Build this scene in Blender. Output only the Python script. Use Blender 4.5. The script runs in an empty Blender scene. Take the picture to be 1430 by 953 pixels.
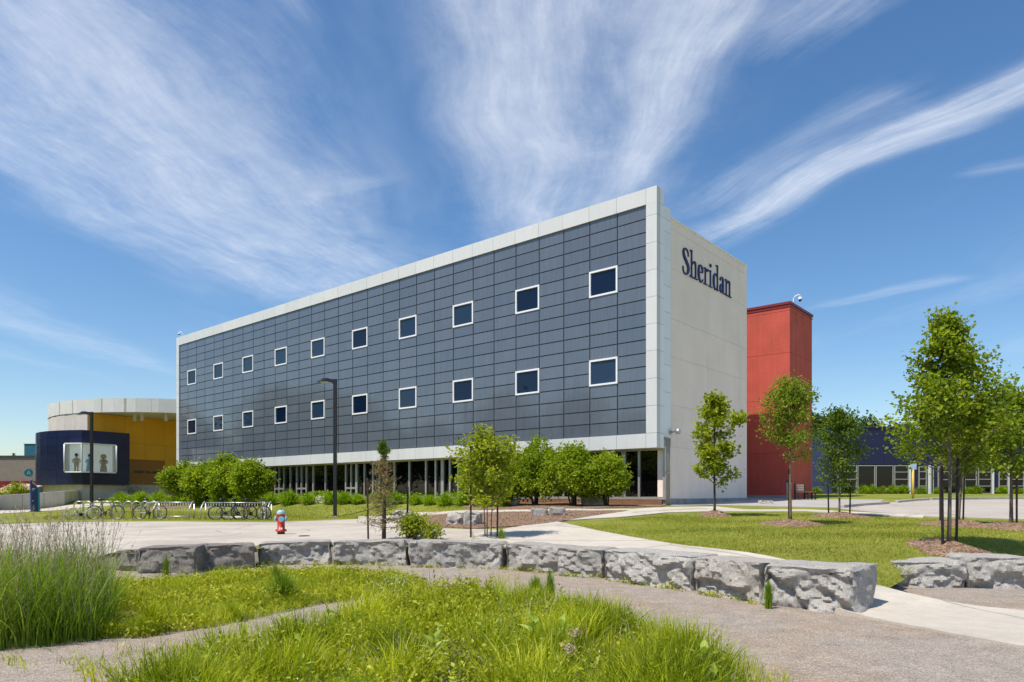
import bpy, bmesh, math, random
import numpy as np
from mathutils import Vector, Matrix, noise as mnoise
from mathutils.geometry import delaunay_2d_cdt

S = bpy.context.scene
COL = S.collection
R = math.radians
PI = math.pi

# ------------------------------------------------------------------ camera
EYE = 1.6
F, CXP, HYP = 978.0, 715.0, 690.5        # focal length, principal x and horizon, in photo pixels
cam_d = bpy.data.cameras.new('camera')
cam = bpy.data.objects.new('camera', cam_d)
COL.objects.link(cam)
cam.location = (0, 0, EYE)
cam.rotation_euler = (R(90), 0, 0)
cam_d.sensor_width = 36
cam_d.lens = F / 1430 * 36
cam_d.shift_y = (HYP - 476.5) / 1430
cam_d.clip_end = 3000
S.camera = cam

# ------------------------------------------------------------------ sun and sky
SUN_AZ = (0.84, 0.545)                   # the way shadows fall on the ground
SUN_EL = R(62)
sun_d = bpy.data.lights.new('sun', 'SUN')
sun_d.energy = 4.2
sun_d.angle = R(0.5)
sun_d.color = (1.0, 0.94, 0.84)
sun = bpy.data.objects.new('sun', sun_d)
COL.objects.link(sun)
_h = Vector((SUN_AZ[0], SUN_AZ[1], 0)).normalized() * math.cos(SUN_EL)
sun.rotation_euler = Vector((_h.x, _h.y, -math.sin(SUN_EL))).to_track_quat('-Z', 'Y').to_euler()

S.view_settings.view_transform = 'Standard'
S.view_settings.look = 'None'
S.view_settings.exposure = 0.35
S.view_settings.gamma = 1

cy = S.cycles
cy.max_bounces = 5; cy.diffuse_bounces = 3; cy.glossy_bounces = 3; cy.transmission_bounces = 3; cy.transparent_max_bounces = 4
cy.use_adaptive_sampling = True; cy.adaptive_threshold = 0.02
cy.use_denoising = True
cy.caustics_reflective = False; cy.caustics_refractive = False

world = bpy.data.worlds.new('World')
S.world = world
world.cycles.sampling_method = 'MANUAL'
world.cycles.sample_map_resolution = 512
world.use_nodes = True


class NT:
    """small node-tree helper"""
    def __init__(s, tree):
        s.t = tree; s.n = tree.nodes; s.l = tree.links

    def put(s, sock, v):
        if hasattr(v, 'is_output') or isinstance(v, bpy.types.NodeSocket):
            s.l.new(v, sock)
        elif v is not None:
            sock.default_value = v

    def math(s, op, a, b=None, c=None, clamp=False):
        n = s.n.new('ShaderNodeMath'); n.operation = op; n.use_clamp = clamp
        s.put(n.inputs[0], a)
        if b is not None: s.put(n.inputs[1], b)
        if c is not None: s.put(n.inputs[2], c)
        return n.outputs[0]

    def noise(s, vec, scale, detail=4, rough=0.5, dist=0.0, color=False):
        n = s.n.new('ShaderNodeTexNoise')
        if vec is not None: s.put(n.inputs['Vector'], vec)
        n.inputs['Scale'].default_value = scale
        n.inputs['Detail'].default_value = detail
        n.inputs['Roughness'].default_value = rough
        n.inputs['Distortion'].default_value = dist
        return n.outputs['Color' if color else 'Fac']

    def voronoi(s, vec, scale, feature='F1', out='Distance', rnd=1.0):
        n = s.n.new('ShaderNodeTexVoronoi'); n.feature = feature
        if vec is not None: s.put(n.inputs['Vector'], vec)
        n.inputs['Scale'].default_value = scale
        n.inputs['Randomness'].default_value = rnd
        return n.outputs[out]

    def ramp(s, fac, stops):
        n = s.n.new('ShaderNodeValToRGB')
        s.put(n.inputs[0], fac)
        e = n.color_ramp.elements
        while len(e) < len(stops): e.new(0.5)
        for k, (p, c) in enumerate(stops):
            e[k].position = p
            e[k].color = (c, c, c, 1) if isinstance(c, (int, float)) else (c[0], c[1], c[2], 1)
        return n.outputs[0]

    def mix(s, fac, a, b, mode='MIX'):
        n = s.n.new('ShaderNodeMix'); n.data_type = 'RGBA'; n.blend_type = mode
        s.put(n.inputs[0], fac)
        for k, v in ((6, a), (7, b)):
            if isinstance(v, tuple): v = (v[0], v[1], v[2], 1)
            s.put(n.inputs[k], v)
        return n.outputs[2]

    def maprange(s, v, a, b, c=0.0, d=1.0, smooth=True):
        n = s.n.new('ShaderNodeMapRange'); n.clamp = True
        if smooth: n.interpolation_type = 'SMOOTHSTEP'
        s.put(n.inputs[0], v)
        for k, x in ((1, a), (2, b), (3, c), (4, d)): s.put(n.inputs[k], x)
        return n.outputs[0]

    def coord(s, which='Object'):
        n = s.n.new('ShaderNodeTexCoord'); return n.outputs[which]

    def xyz(s, v):
        n = s.n.new('ShaderNodeSeparateXYZ'); s.put(n.inputs[0], v); return n.outputs

    def comb(s, x, y, z=0.0):
        n = s.n.new('ShaderNodeCombineXYZ')
        for k, v in enumerate((x, y, z)): s.put(n.inputs[k], v)
        return n.outputs[0]

    def mapping(s, v, scale):
        n = s.n.new('ShaderNodeMapping'); s.put(n.inputs[0], v); n.inputs['Scale'].default_value = scale
        return n.outputs[0]


SKY_STRENGTH = 0.118
CLOUD_RGB = (6.6, 6.9, 7.4)


def build_world():
    w = NT(world.node_tree)
    bg = w.n['Background']
    bg.inputs['Strength'].default_value = SKY_STRENGTH
    sky = w.n.new('ShaderNodeTexSky')
    sky.sky_type = 'NISHITA'
    sky.sun_disc = False
    sky.sun_elevation = SUN_EL
    sky.sun_rotation = math.atan2(-SUN_AZ[0], -SUN_AZ[1])
    sky.air_density = 1.0
    sky.dust_density = 0.6
    sky.ozone_density = 2.2
    d = w.coord('Generated')
    x, y, z = w.xyz(d)
    zz = w.math('MAXIMUM', z, 0.03)
    px = w.math('DIVIDE', x, zz)
    py = w.math('DIVIDE', y, zz)
    p = w.comb(px, py, 0.0)
    # slow warp of the whole cirrus sheet
    wn = w.noise(p, 1.0, 1, 0.5, 0, color=True)
    wx, wy, _ = w.xyz(wn)
    qx = w.math('ADD', px, w.math('MULTIPLY', w.math('SUBTRACT', wx, 0.5), 0.46))
    qy = w.math('ADD', py, w.math('MULTIPLY', w.math('SUBTRACT', wy, 0.5), 0.50))
    bands = [  # ax, ay, bx, by, w0, w1, density, threshold, cross scale
        (-1.30, 1.05, -0.70, 4.50, 0.72, 0.38, 0.85, 0.30, 5.0),
        (-1.00, 1.15, -0.78, 3.30, 0.22, 0.20, 0.55, 0.35, 9.0),
        (-0.46, 1.10, -0.44, 1.62, 0.05, 0.05, 0.40, 0.40, 14.0),
        (-0.72, 2.30, -0.38, 2.05, 0.07, 0.03, 0.30, 0.38, 16.0),
        (0.12, 1.05, 0.17, 3.70, 0.32, 0.34, 0.85, 0.30, 6.0),
        (0.44, 1.15, 0.30, 2.75, 0.11, 0.08, 0.85, 0.36, 11.0),
        (-0.05, 1.20, 0.02, 3.00, 0.16, 0.16, 0.45, 0.36, 8.0),
        (1.36, 1.25, 0.48, 3.40, 0.12, 0.15, 1.0, 0.30, 11.0),
        (1.20, 1.90, 0.66, 2.75, 0.10, 0.10, 0.60, 0.34, 13.0),
        (0.92, 1.75, 0.50, 2.75, 0.12, 0.14, 0.42, 0.38, 12.0),
        (0.74, 1.15, 0.50, 1.75, 0.15, 0.10, 0.60, 0.42, 13.0),
        (-2.95, 3.20, -2.75, 6.40, 0.35, 0.22, 0.45, 0.30, 4.0),
        (2.80, -3.6, 3.90, 3.00, 1.5, 1.3, 1.0, 0.18, 2.0),     # unseen cloud added over the right shoulder to brighten the shaded end wall
        (2.00, 3.20, 1.55, 3.95, 0.10, 0.10, 0.50, 0.34, 9.0),
        (1.45, 2.25, 1.85, 1.95, 0.06, 0.10, 0.35, 0.36, 12.0),
    ]
    total = None
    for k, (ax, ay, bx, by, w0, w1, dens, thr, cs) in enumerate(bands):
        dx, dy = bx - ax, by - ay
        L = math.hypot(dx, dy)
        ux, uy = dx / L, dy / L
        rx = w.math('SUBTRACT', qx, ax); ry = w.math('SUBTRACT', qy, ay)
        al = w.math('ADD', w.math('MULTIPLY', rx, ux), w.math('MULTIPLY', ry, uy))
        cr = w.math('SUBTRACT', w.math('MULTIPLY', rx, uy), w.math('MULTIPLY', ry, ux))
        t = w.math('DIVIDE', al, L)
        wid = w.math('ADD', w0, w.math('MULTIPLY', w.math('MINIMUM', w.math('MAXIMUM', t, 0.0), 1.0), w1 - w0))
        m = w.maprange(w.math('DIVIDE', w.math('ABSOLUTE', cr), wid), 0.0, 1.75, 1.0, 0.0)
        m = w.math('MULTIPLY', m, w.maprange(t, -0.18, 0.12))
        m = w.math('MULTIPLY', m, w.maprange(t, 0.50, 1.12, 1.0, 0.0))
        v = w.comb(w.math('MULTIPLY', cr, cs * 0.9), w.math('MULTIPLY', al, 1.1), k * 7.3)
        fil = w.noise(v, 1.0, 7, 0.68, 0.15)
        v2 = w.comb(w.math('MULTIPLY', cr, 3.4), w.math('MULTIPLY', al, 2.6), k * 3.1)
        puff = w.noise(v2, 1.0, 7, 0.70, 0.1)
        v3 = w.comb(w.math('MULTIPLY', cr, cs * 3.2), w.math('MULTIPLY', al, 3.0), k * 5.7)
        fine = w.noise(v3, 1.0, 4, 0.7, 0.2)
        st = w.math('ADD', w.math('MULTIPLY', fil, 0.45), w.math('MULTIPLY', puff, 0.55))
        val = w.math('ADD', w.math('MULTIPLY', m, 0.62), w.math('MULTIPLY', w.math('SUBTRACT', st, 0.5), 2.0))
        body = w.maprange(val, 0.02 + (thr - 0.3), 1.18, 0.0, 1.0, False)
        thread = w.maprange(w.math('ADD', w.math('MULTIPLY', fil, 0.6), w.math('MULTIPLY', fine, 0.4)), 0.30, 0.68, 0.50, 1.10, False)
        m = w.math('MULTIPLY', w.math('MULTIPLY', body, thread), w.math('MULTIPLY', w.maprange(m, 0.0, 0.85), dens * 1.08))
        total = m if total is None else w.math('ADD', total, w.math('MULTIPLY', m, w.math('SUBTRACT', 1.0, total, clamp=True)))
    veil = w.maprange(w.noise(w.comb(w.math('MULTIPLY', qx, 1.6), w.math('MULTIPLY', qy, 0.5), 4.0), 1.0, 4, 0.6), 0.50, 0.90, 0.0, 0.22)
    total = w.math('ADD', total, veil, clamp=True)
    total = w.math('MULTIPLY', total, w.maprange(z, 0.05, 0.2), clamp=True)
    total = w.math('MULTIPLY', total, 0.84)
    hsv = w.n.new('ShaderNodeHueSaturation')
    hsv.inputs['Saturation'].default_value = 1.22
    w.l.new(sky.outputs[0], hsv.inputs['Color'])
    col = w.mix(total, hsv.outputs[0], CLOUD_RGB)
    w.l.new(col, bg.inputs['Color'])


build_world()

# ------------------------------------------------------------------ scene helpers


def link(o, parent=None):
    COL.objects.link(o)
    if parent: o.parent = parent
    return o


def tag(o, label=None, cat=None, group=None, kind=None):
    if label: o['label'] = label
    if cat: o['category'] = cat
    if group: o['group'] = group
    if kind: o['kind'] = kind
    return o


def thing(name, label, cat, loc=(0, 0, 0), rz=0.0, group=None):
    o = bpy.data.objects.new(name, None)
    o.empty_display_size = 0.2
    COL.objects.link(o)
    o.location = loc
    o.rotation_euler = (0, 0, rz)
    return tag(o, label, cat, group)


def dup(root, loc, rz=None, label=None, scale=None):
    def cp(o, par):
        c = o.copy(); COL.objects.link(c)
        if par: c.parent = par
        for ch in list(o.children): cp(ch, c)
        return c
    r = cp(root, None)
    r.location = loc
    if rz is not None: r.rotation_euler = (0, 0, rz)
    if scale is not None: r.scale = (scale, scale, scale) if not isinstance(scale, tuple) else scale
    if label: r['label'] = label
    return r


class MB:
    """collects simple solids, then links them as one mesh object"""
    def __init__(s):
        s.v = []; s.f = []; s.sm = []; s.r = []

    def add(s, vs, fs, smooth=False, rnd=0.5):
        o = len(s.v)
        s.v += [tuple(p) for p in vs]
        s.r += [rnd] * len(vs)
        for f in fs:
            s.f.append(tuple(i + o for i in f)); s.sm.append(smooth)
        return s

    def box(s, x0, x1, y0, y1, z0, z1, rnd=0.5, M=None):
        vs = [Vector((x, y, z)) for z in (z0, z1) for y in (y0, y1) for x in (x0, x1)]
        if M is not None: vs = [M @ p for p in vs]
        return s.add(vs, [(0, 2, 3, 1), (4, 5, 7, 6), (0, 1, 5, 4), (2, 6, 7, 3), (0, 4, 6, 2), (1, 3, 7, 5)], False, rnd)

    def bar(s, a, b, w, h=None, up=(0, 0, 1)):
        a, b = Vector(a), Vector(b); h = h or w
        t = (b - a).normalized(); u = Vector(up)
        if abs(t.dot(u)) > 0.95: u = Vector((0, 1, 0))
        n = t.cross(u).normalized(); m = n.cross(t)
        vs = [q + n * (i * w / 2) + m * (j * h / 2) for q in (a, b) for (i, j) in ((-1, -1), (1, -1), (1, 1), (-1, 1))]
        return s.add(vs, [(3, 2, 1, 0), (4, 5, 6, 7), (0, 1, 5, 4), (1, 2, 6, 5), (2, 3, 7, 6), (3, 0, 4, 7)])

    def tube(s, pts, r, n=8, closed=False, caps=True, rnd=0.5):
        pts = [Vector(p) for p in pts]
        rs = r if isinstance(r, (list, tuple)) else [r] * len(pts)
        N = len(pts); vs = []; prev = None
        for i, p in enumerate(pts):
            a = pts[(i - 1) % N] if (i > 0 or closed) else p
            b = pts[(i + 1) % N] if (i < N - 1 or closed) else p
            t = (b - a).normalized()
            if prev is None:
                u = Vector((0, 0, 1)) if abs(t.z) < 0.9 else Vector((1, 0, 0))
                nn = t.cross(u).normalized()
            else:
                nn = (prev - t * prev.dot(t)).normalized()
            prev = nn; mm = t.cross(nn)
            for k in range(n):
                an = 2 * PI * k / n
                vs.append(p + (nn * math.cos(an) + mm * math.sin(an)) * rs[i])
        fs = []
        for i in range(N if closed else N - 1):
            j = (i + 1) % N
            for k in range(n):
                l = (k + 1) % n
                fs.append((i * n + k, i * n + l, j * n + l, j * n + k))
        s.add(vs, fs, True, rnd)
        if caps and not closed:
            o = len(s.v) - len(vs)
            s.f.append(tuple(o + k for k in reversed(range(n)))); s.sm.append(False)
            s.f.append(tuple(o + (N - 1) * n + k for k in range(n))); s.sm.append(False)
        return s

    def lathe(s, prof, n=20, c=(0, 0, 0), M=None, smooth=True, a0=0.0, a1=2 * PI):
        full = abs(a1 - a0 - 2 * PI) < 1e-6
        m = n if full else n + 1
        vs = []
        for (r, z) in prof:
            for k in range(m):
                an = a0 + (a1 - a0) * k / n
                p = Vector((r * math.cos(an), r * math.sin(an), z))
                if M is not None: p = M @ p
                vs.append(p + Vector(c))
        fs = []
        for i in range(len(prof) - 1):
            for k in range(n):
                l = (k + 1) % m
                fs.append((i * m + k, i * m + l, (i + 1) * m + l, (i + 1) * m + k))
        return s.add(vs, fs, smooth)

    def prism(s, poly, z0, z1, M=None, rnd=0.5):
        n = len(poly)
        ar = sum(poly[i][0] * poly[(i + 1) % n][1] - poly[(i + 1) % n][0] * poly[i][1] for i in range(n))
        if ar < 0: poly = list(reversed(poly))
        vs = [Vector((x, y, z)) for z in (z0, z1) for x, y in poly]
        if M is not None: vs = [M @ p for p in vs]
        fs = [tuple(reversed(range(n))), tuple(range(n, 2 * n))]
        fs += [(i, (i + 1) % n, n + (i + 1) % n, n + i) for i in range(n)]
        return s.add(vs, fs, False, rnd)

    def build(s, name, mat, parent=None, bevel=0.0):
        me = bpy.data.meshes.new(name)
        me.from_pydata(s.v, [], s.f)
        me.polygons.foreach_set('use_smooth', s.sm)
        at = me.attributes.new('rnd', 'FLOAT', 'POINT')
        at.data.foreach_set('value', s.r)
        if mat: me.materials.append(mat)
        me.update()
        o = bpy.data.objects.new(name, me)
        link(o, parent)
        if bevel > 0:
            md = o.modifiers.new('bevel', 'BEVEL'); md.width = bevel; md.segments = 2; md.limit_method = 'ANGLE'
        return o


def fast_mesh(name, V, T, rnd, mat, parent=None, smooth=False):
    """V (n,3), T (m,3) triangle indices, rnd (n,)"""
    me = bpy.data.meshes.new(name)
    V = np.ascontiguousarray(V, dtype=np.float32); T = np.ascontiguousarray(T, dtype=np.int32)
    me.vertices.add(len(V)); me.vertices.foreach_set('co', V.ravel())
    me.loops.add(T.size); me.loops.foreach_set('vertex_index', T.ravel())
    me.polygons.add(len(T))
    me.polygons.foreach_set('loop_start', np.arange(0, T.size, 3, dtype=np.int32))
    me.polygons.foreach_set('loop_total', np.full(len(T), 3, dtype=np.int32))
    me.polygons.foreach_set('use_smooth', np.full(len(T), smooth))
    at = me.attributes.new('rnd', 'FLOAT', 'POINT'); at.data.foreach_set('value', np.asarray(rnd, dtype=np.float32))
    me.materials.append(mat)
    me.update(); me.validate()
    o = bpy.data.objects.new(name, me)
    return link(o, parent)


# ------------------------------------------------------------------ materials
def new_mat(name):
    m = bpy.data.materials.new(name); m.use_nodes = True
    t = NT(m.node_tree)
    return m, t, t.n['Principled BSDF']


def surf(name, col, rough=0.6, metal=0.0, spec=0.5, var=0.0, vscale=2.0, grain=0.0, gscale=60.0,
         bump=0.0, bscale=40.0, rnd=0.0, streak=0.0, coat=0.0, col2=None):
    """painted or cast surface: base colour with patchy wear, fine grain, drip streaks and a bump"""
    m, t, b = new_mat(name)
    co = t.coord('Object')
    c = (col[0], col[1], col[2])
    out = None
    if var or grain or streak or rnd or col2:
        base = c
        if col2: base = t.mix(t.maprange(t.noise(co, vscale, 6, 0.6, 0.4), 0.35, 0.65), c, col2)
        f = None
        def addf(x):
            nonlocal f
            f = x if f is None else t.math('MULTIPLY', f, x)
        if var: addf(t.maprange(t.noise(co, vscale, 5, 0.6), 0.3, 0.7, 1 - var, 1 + var, False))
        if grain: addf(t.maprange(t.noise(co, gscale, 3, 0.6), 0.3, 0.7, 1 - grain, 1 + grain, False))
        if streak:
            addf(t.maprange(t.noise(t.mapping(co, (5, 5, 0.35)), 1.0, 6, 0.65), 0.35, 0.75, 1 + streak * 0.3, 1 - streak, False))
        if rnd:
            a = t.n.new('ShaderNodeAttribute'); a.attribute_name = 'rnd'
            addf(t.maprange(a.outputs['Fac'], 0, 1, 1 - rnd, 1 + rnd, False))
        g = t.comb(f, f, f)
        out = t.mix(1.0, base, g, 'MULTIPLY')
    if out is None: b.inputs['Base Color'].default_value = (*c, 1)
    else: t.l.new(out, b.inputs['Base Color'])
    b.inputs['Roughness'].default_value = rough
    b.inputs['Metallic'].default_value = metal
    b.inputs['Specular IOR Level'].default_value = spec
    b.inputs['Coat Weight'].default_value = coat
    if bump:
        n = t.n.new('ShaderNodeBump'); n.inputs['Strength'].default_value = bump; n.inputs['Distance'].default_value = 0.02
        t.l.new(t.noise(co, bscale, 5, 0.6), n.inputs['Height'])
        t.l.new(n.outputs[0], b.inputs['Normal'])
    return m


def leaf_mat(name, dark, mid, light, trans=0.45, rough=0.5, tint=None):
    m, t, b = new_mat(name)
    a = t.n.new('ShaderNodeAttribute'); a.attribute_name = 'rnd'
    stops = [(0.0, dark), (0.5, mid), (1.0, light)]
    if tint: stops = [(0.0, dark), (0.42, mid), (0.86, light), (0.93, tint)]
    c = t.ramp(a.outputs['Fac'], stops)
    t.l.new(c, b.inputs['Base Color'])
    b.inputs['Roughness'].default_value = rough
    b.inputs['Specular IOR Level'].default_value = 0.20
    tr = t.n.new('ShaderNodeBsdfTranslucent')
    t.l.new(t.mix(1.0, c, (1.25, 1.35, 0.45), 'MULTIPLY'), tr.inputs['Color'])
    mx = t.n.new('ShaderNodeMixShader'); mx.inputs[0].default_value = trans
    t.l.new(b.outputs[0], mx.inputs[1]); t.l.new(tr.outputs[0], mx.inputs[2])
    t.l.new(mx.outputs[0], t.n['Material Output'].inputs['Surface'])
    return m


def glass_mat(name, col, rough=0.03, spec=0.5, wav=0.0):
    m, t, b = new_mat(name)
    at_ = t.n.new('ShaderNodeAttribute'); at_.attribute_name = 'rnd'
    t.l.new(t.mix(t.maprange(at_.outputs['Fac'], 0.5, 1.0), tuple(col), (col[0] * 4 + 0.004, col[1] * 3 + 0.006, col[2] * 2 + 0.008)), b.inputs['Base Color'])
    b.inputs['Roughness'].default_value = rough
    b.inputs['Specular IOR Level'].default_value = spec
    if wav:
        n = t.n.new('ShaderNodeBump'); n.inputs['Strength'].default_value = wav; n.inputs['Distance'].default_value = 0.05
        t.l.new(t.noise(t.coord('Object'), 0.9, 2, 0.5), n.inputs['Height'])
        t.l.new(n.outputs[0], b.inputs['Normal'])
    return m


def gravel_mat(name, c1, c2, c3, scale):
    m, t, b = new_mat(name)
    co = t.coord('Object')
    cell = t.voronoi(co, scale, 'F1', 'Color')
    v, _, _ = t.xyz(cell)
    dist = t.voronoi(co, scale, 'F1', 'Distance')
    c = t.ramp(v, [(0.0, c1), (0.5, c2), (1.0, c3)])
    big = t.maprange(t.noise(co, 0.55, 5, 0.62, 0.3), 0.38, 0.66)
    c = t.mix(t.math('MULTIPLY', big, 0.4), c, t.mix(1.0, c, (1.08, 0.86, 0.62), 'MULTIPLY'))
    f = t.maprange(t.noise(co, 3.0, 6, 0.7), 0.3, 0.7, 0.78, 1.16, False)
    c = t.mix(1.0, c, t.comb(f, f, f), 'MULTIPLY')
    t.l.new(c, b.inputs['Base Color'])
    b.inputs['Roughness'].default_value = 0.9
    b.inputs['Specular IOR Level'].default_value = 0.25
    n = t.n.new('ShaderNodeBump'); n.inputs['Strength'].default_value = 0.7; n.inputs['Distance'].default_value = 0.012
    h = t.math('ADD', t.math('MULTIPLY', dist, -0.8), t.math('MULTIPLY', t.noise(co, 5, 5, 0.6), 1.2))
    t.l.new(h, n.inputs['Height']); t.l.new(n.outputs[0], b.inputs['Normal'])
    return m


def lawn_mat(name):
    m, t, b = new_mat(name)
    co = t.coord('Object')
    n1 = t.noise(co, 0.35, 5, 0.6, 0.4)
    n2 = t.noise(co, 2.6, 6, 0.7)
    n3 = t.noise(t.mapping(co, (1, 1, 0.3)), 45, 4, 0.7)
    f = t.math('ADD', t.math('MULTIPLY', n1, 0.4), t.math('ADD', t.math('MULTIPLY', n2, 0.35), t.math('MULTIPLY', n3, 0.35)))
    c = t.ramp(f, [(0.36, (0.085, 0.115, 0.014)), (0.52, (0.19, 0.215, 0.028)), (0.66, (0.29, 0.285, 0.065)), (0.80, (0.40, 0.345, 0.17))])
    t.l.new(c, b.inputs['Base Color'])
    b.inputs['Roughness'].default_value = 0.95
    b.inputs['Specular IOR Level'].default_value = 0.15
    n = t.n.new('ShaderNodeBump'); n.inputs['Strength'].default_value = 0.8; n.inputs['Distance'].default_value = 0.03
    t.l.new(t.noise(co, 60, 4, 0.7), n.inputs['Height']); t.l.new(n.outputs[0], b.inputs['Normal'])
    return m


def slab_mat(name, col, joint=0.0, stain=0.2, patch=None):
    """concrete or pale asphalt with stains, hairline cracks and speckle"""
    m, t, b = new_mat(name)
    co = t.coord('Object')
    f = t.maprange(t.noise(co, 0.45, 6, 0.65, 0.5), 0.3, 0.7, 1 - stain, 1 + stain * 0.6, False)
    f = t.math('MULTIPLY', f, t.maprange(t.noise(co, 4.0, 6, 0.7), 0.3, 0.7, 0.90, 1.08, False))
    f = t.math('MULTIPLY', f, t.maprange(t.noise(co, 70, 3, 0.7), 0.3, 0.7, 0.84, 1.14, False))
    wob = t.mix(0.06, co, t.noise(co, 1.5, 4, 0.6, 0, True))
    ck = t.voronoi(wob, 0.27, 'DISTANCE_TO_EDGE', 'Distance')
    spot = t.noise(co, 1.7, 5, 0.75, 0.8)
    f = t.math('MULTIPLY', f, t.maprange(spot, 0.58, 0.70, 1.0, 0.86))
    f = t.math('MULTIPLY', f, t.maprange(ck, 0.0, 0.012, 0.62, 1.0))
    c = t.mix(1.0, tuple(col), t.comb(f, f, f), 'MULTIPLY')
    if patch: c = t.mix(t.maprange(t.noise(co, 0.22, 5, 0.6, 0.6), 0.48, 0.60, 0, 0.8), c, t.mix(1.0, tuple(patch), t.comb(f, f, f), 'MULTIPLY'))
    t.l.new(c, b.inputs['Base Color'])
    b.inputs['Roughness'].default_value = 0.85
    b.inputs['Specular IOR Level'].default_value = 0.25
    n = t.n.new('ShaderNodeBump'); n.inputs['Strength'].default_value = 0.35; n.inputs['Distance'].default_value = 0.01
    t.l.new(t.noise(co, 90, 3, 0.7), n.inputs['Height']); t.l.new(n.outputs[0], b.inputs['Normal'])
    return m


def rock_mat(name, c1, c2, c3):
    m, t, b = new_mat(name)
    co = t.coord('Object')
    wob = t.mix(0.10, co, t.noise(co, 3.0, 4, 0.6, 0, True))
    f = t.math('ADD', t.math('MULTIPLY', t.noise(co, 1.1, 4, 0.6, 0.3), 0.45), t.math('MULTIPLY', t.noise(co, 9, 6, 0.7), 0.55))
    c = t.ramp(f, [(0.30, c1), (0.50, c2), (0.72, c3)])
    sp = t.maprange(t.noise(co, 42, 5, 0.8), 0.36, 0.66, 0.68, 1.20, False)
    ck = t.maprange(t.voronoi(t.mapping(wob, (1.0, 1.0, 1.7)), 2.2, 'DISTANCE_TO_EDGE', 'Distance'), 0.0, 0.010, 0.80, 1.0)
    ck2 = t.maprange(t.voronoi(t.mapping(wob, (1.0, 1.0, 2.2)), 6.5, 'DISTANCE_TO_EDGE', 'Distance'), 0.0, 0.03, 0.94, 1.0)
    f2 = t.math('MULTIPLY', sp, t.math('MULTIPLY', ck, ck2))
    c = t.mix(1.0, c, t.comb(f2, f2, f2), 'MULTIPLY')
    t.l.new(c, b.inputs['Base Color'])
    b.inputs['Roughness'].default_value = 0.9
    b.inputs['Specular IOR Level'].default_value = 0.2
    n = t.n.new('ShaderNodeBump'); n.inputs['Strength'].default_value = 1.0; n.inputs['Distance'].default_value = 0.055
    h = t.math('ADD', t.noise(t.mapping(co, (1.6, 1.6, 0.8)), 12, 9, 0.78, 0.2), t.math('MULTIPLY', t.math('MULTIPLY', ck, ck2), 0.35))
    t.l.new(h, n.inputs['Height']); t.l.new(n.outputs[0], b.inputs['Normal'])
    return m


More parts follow.
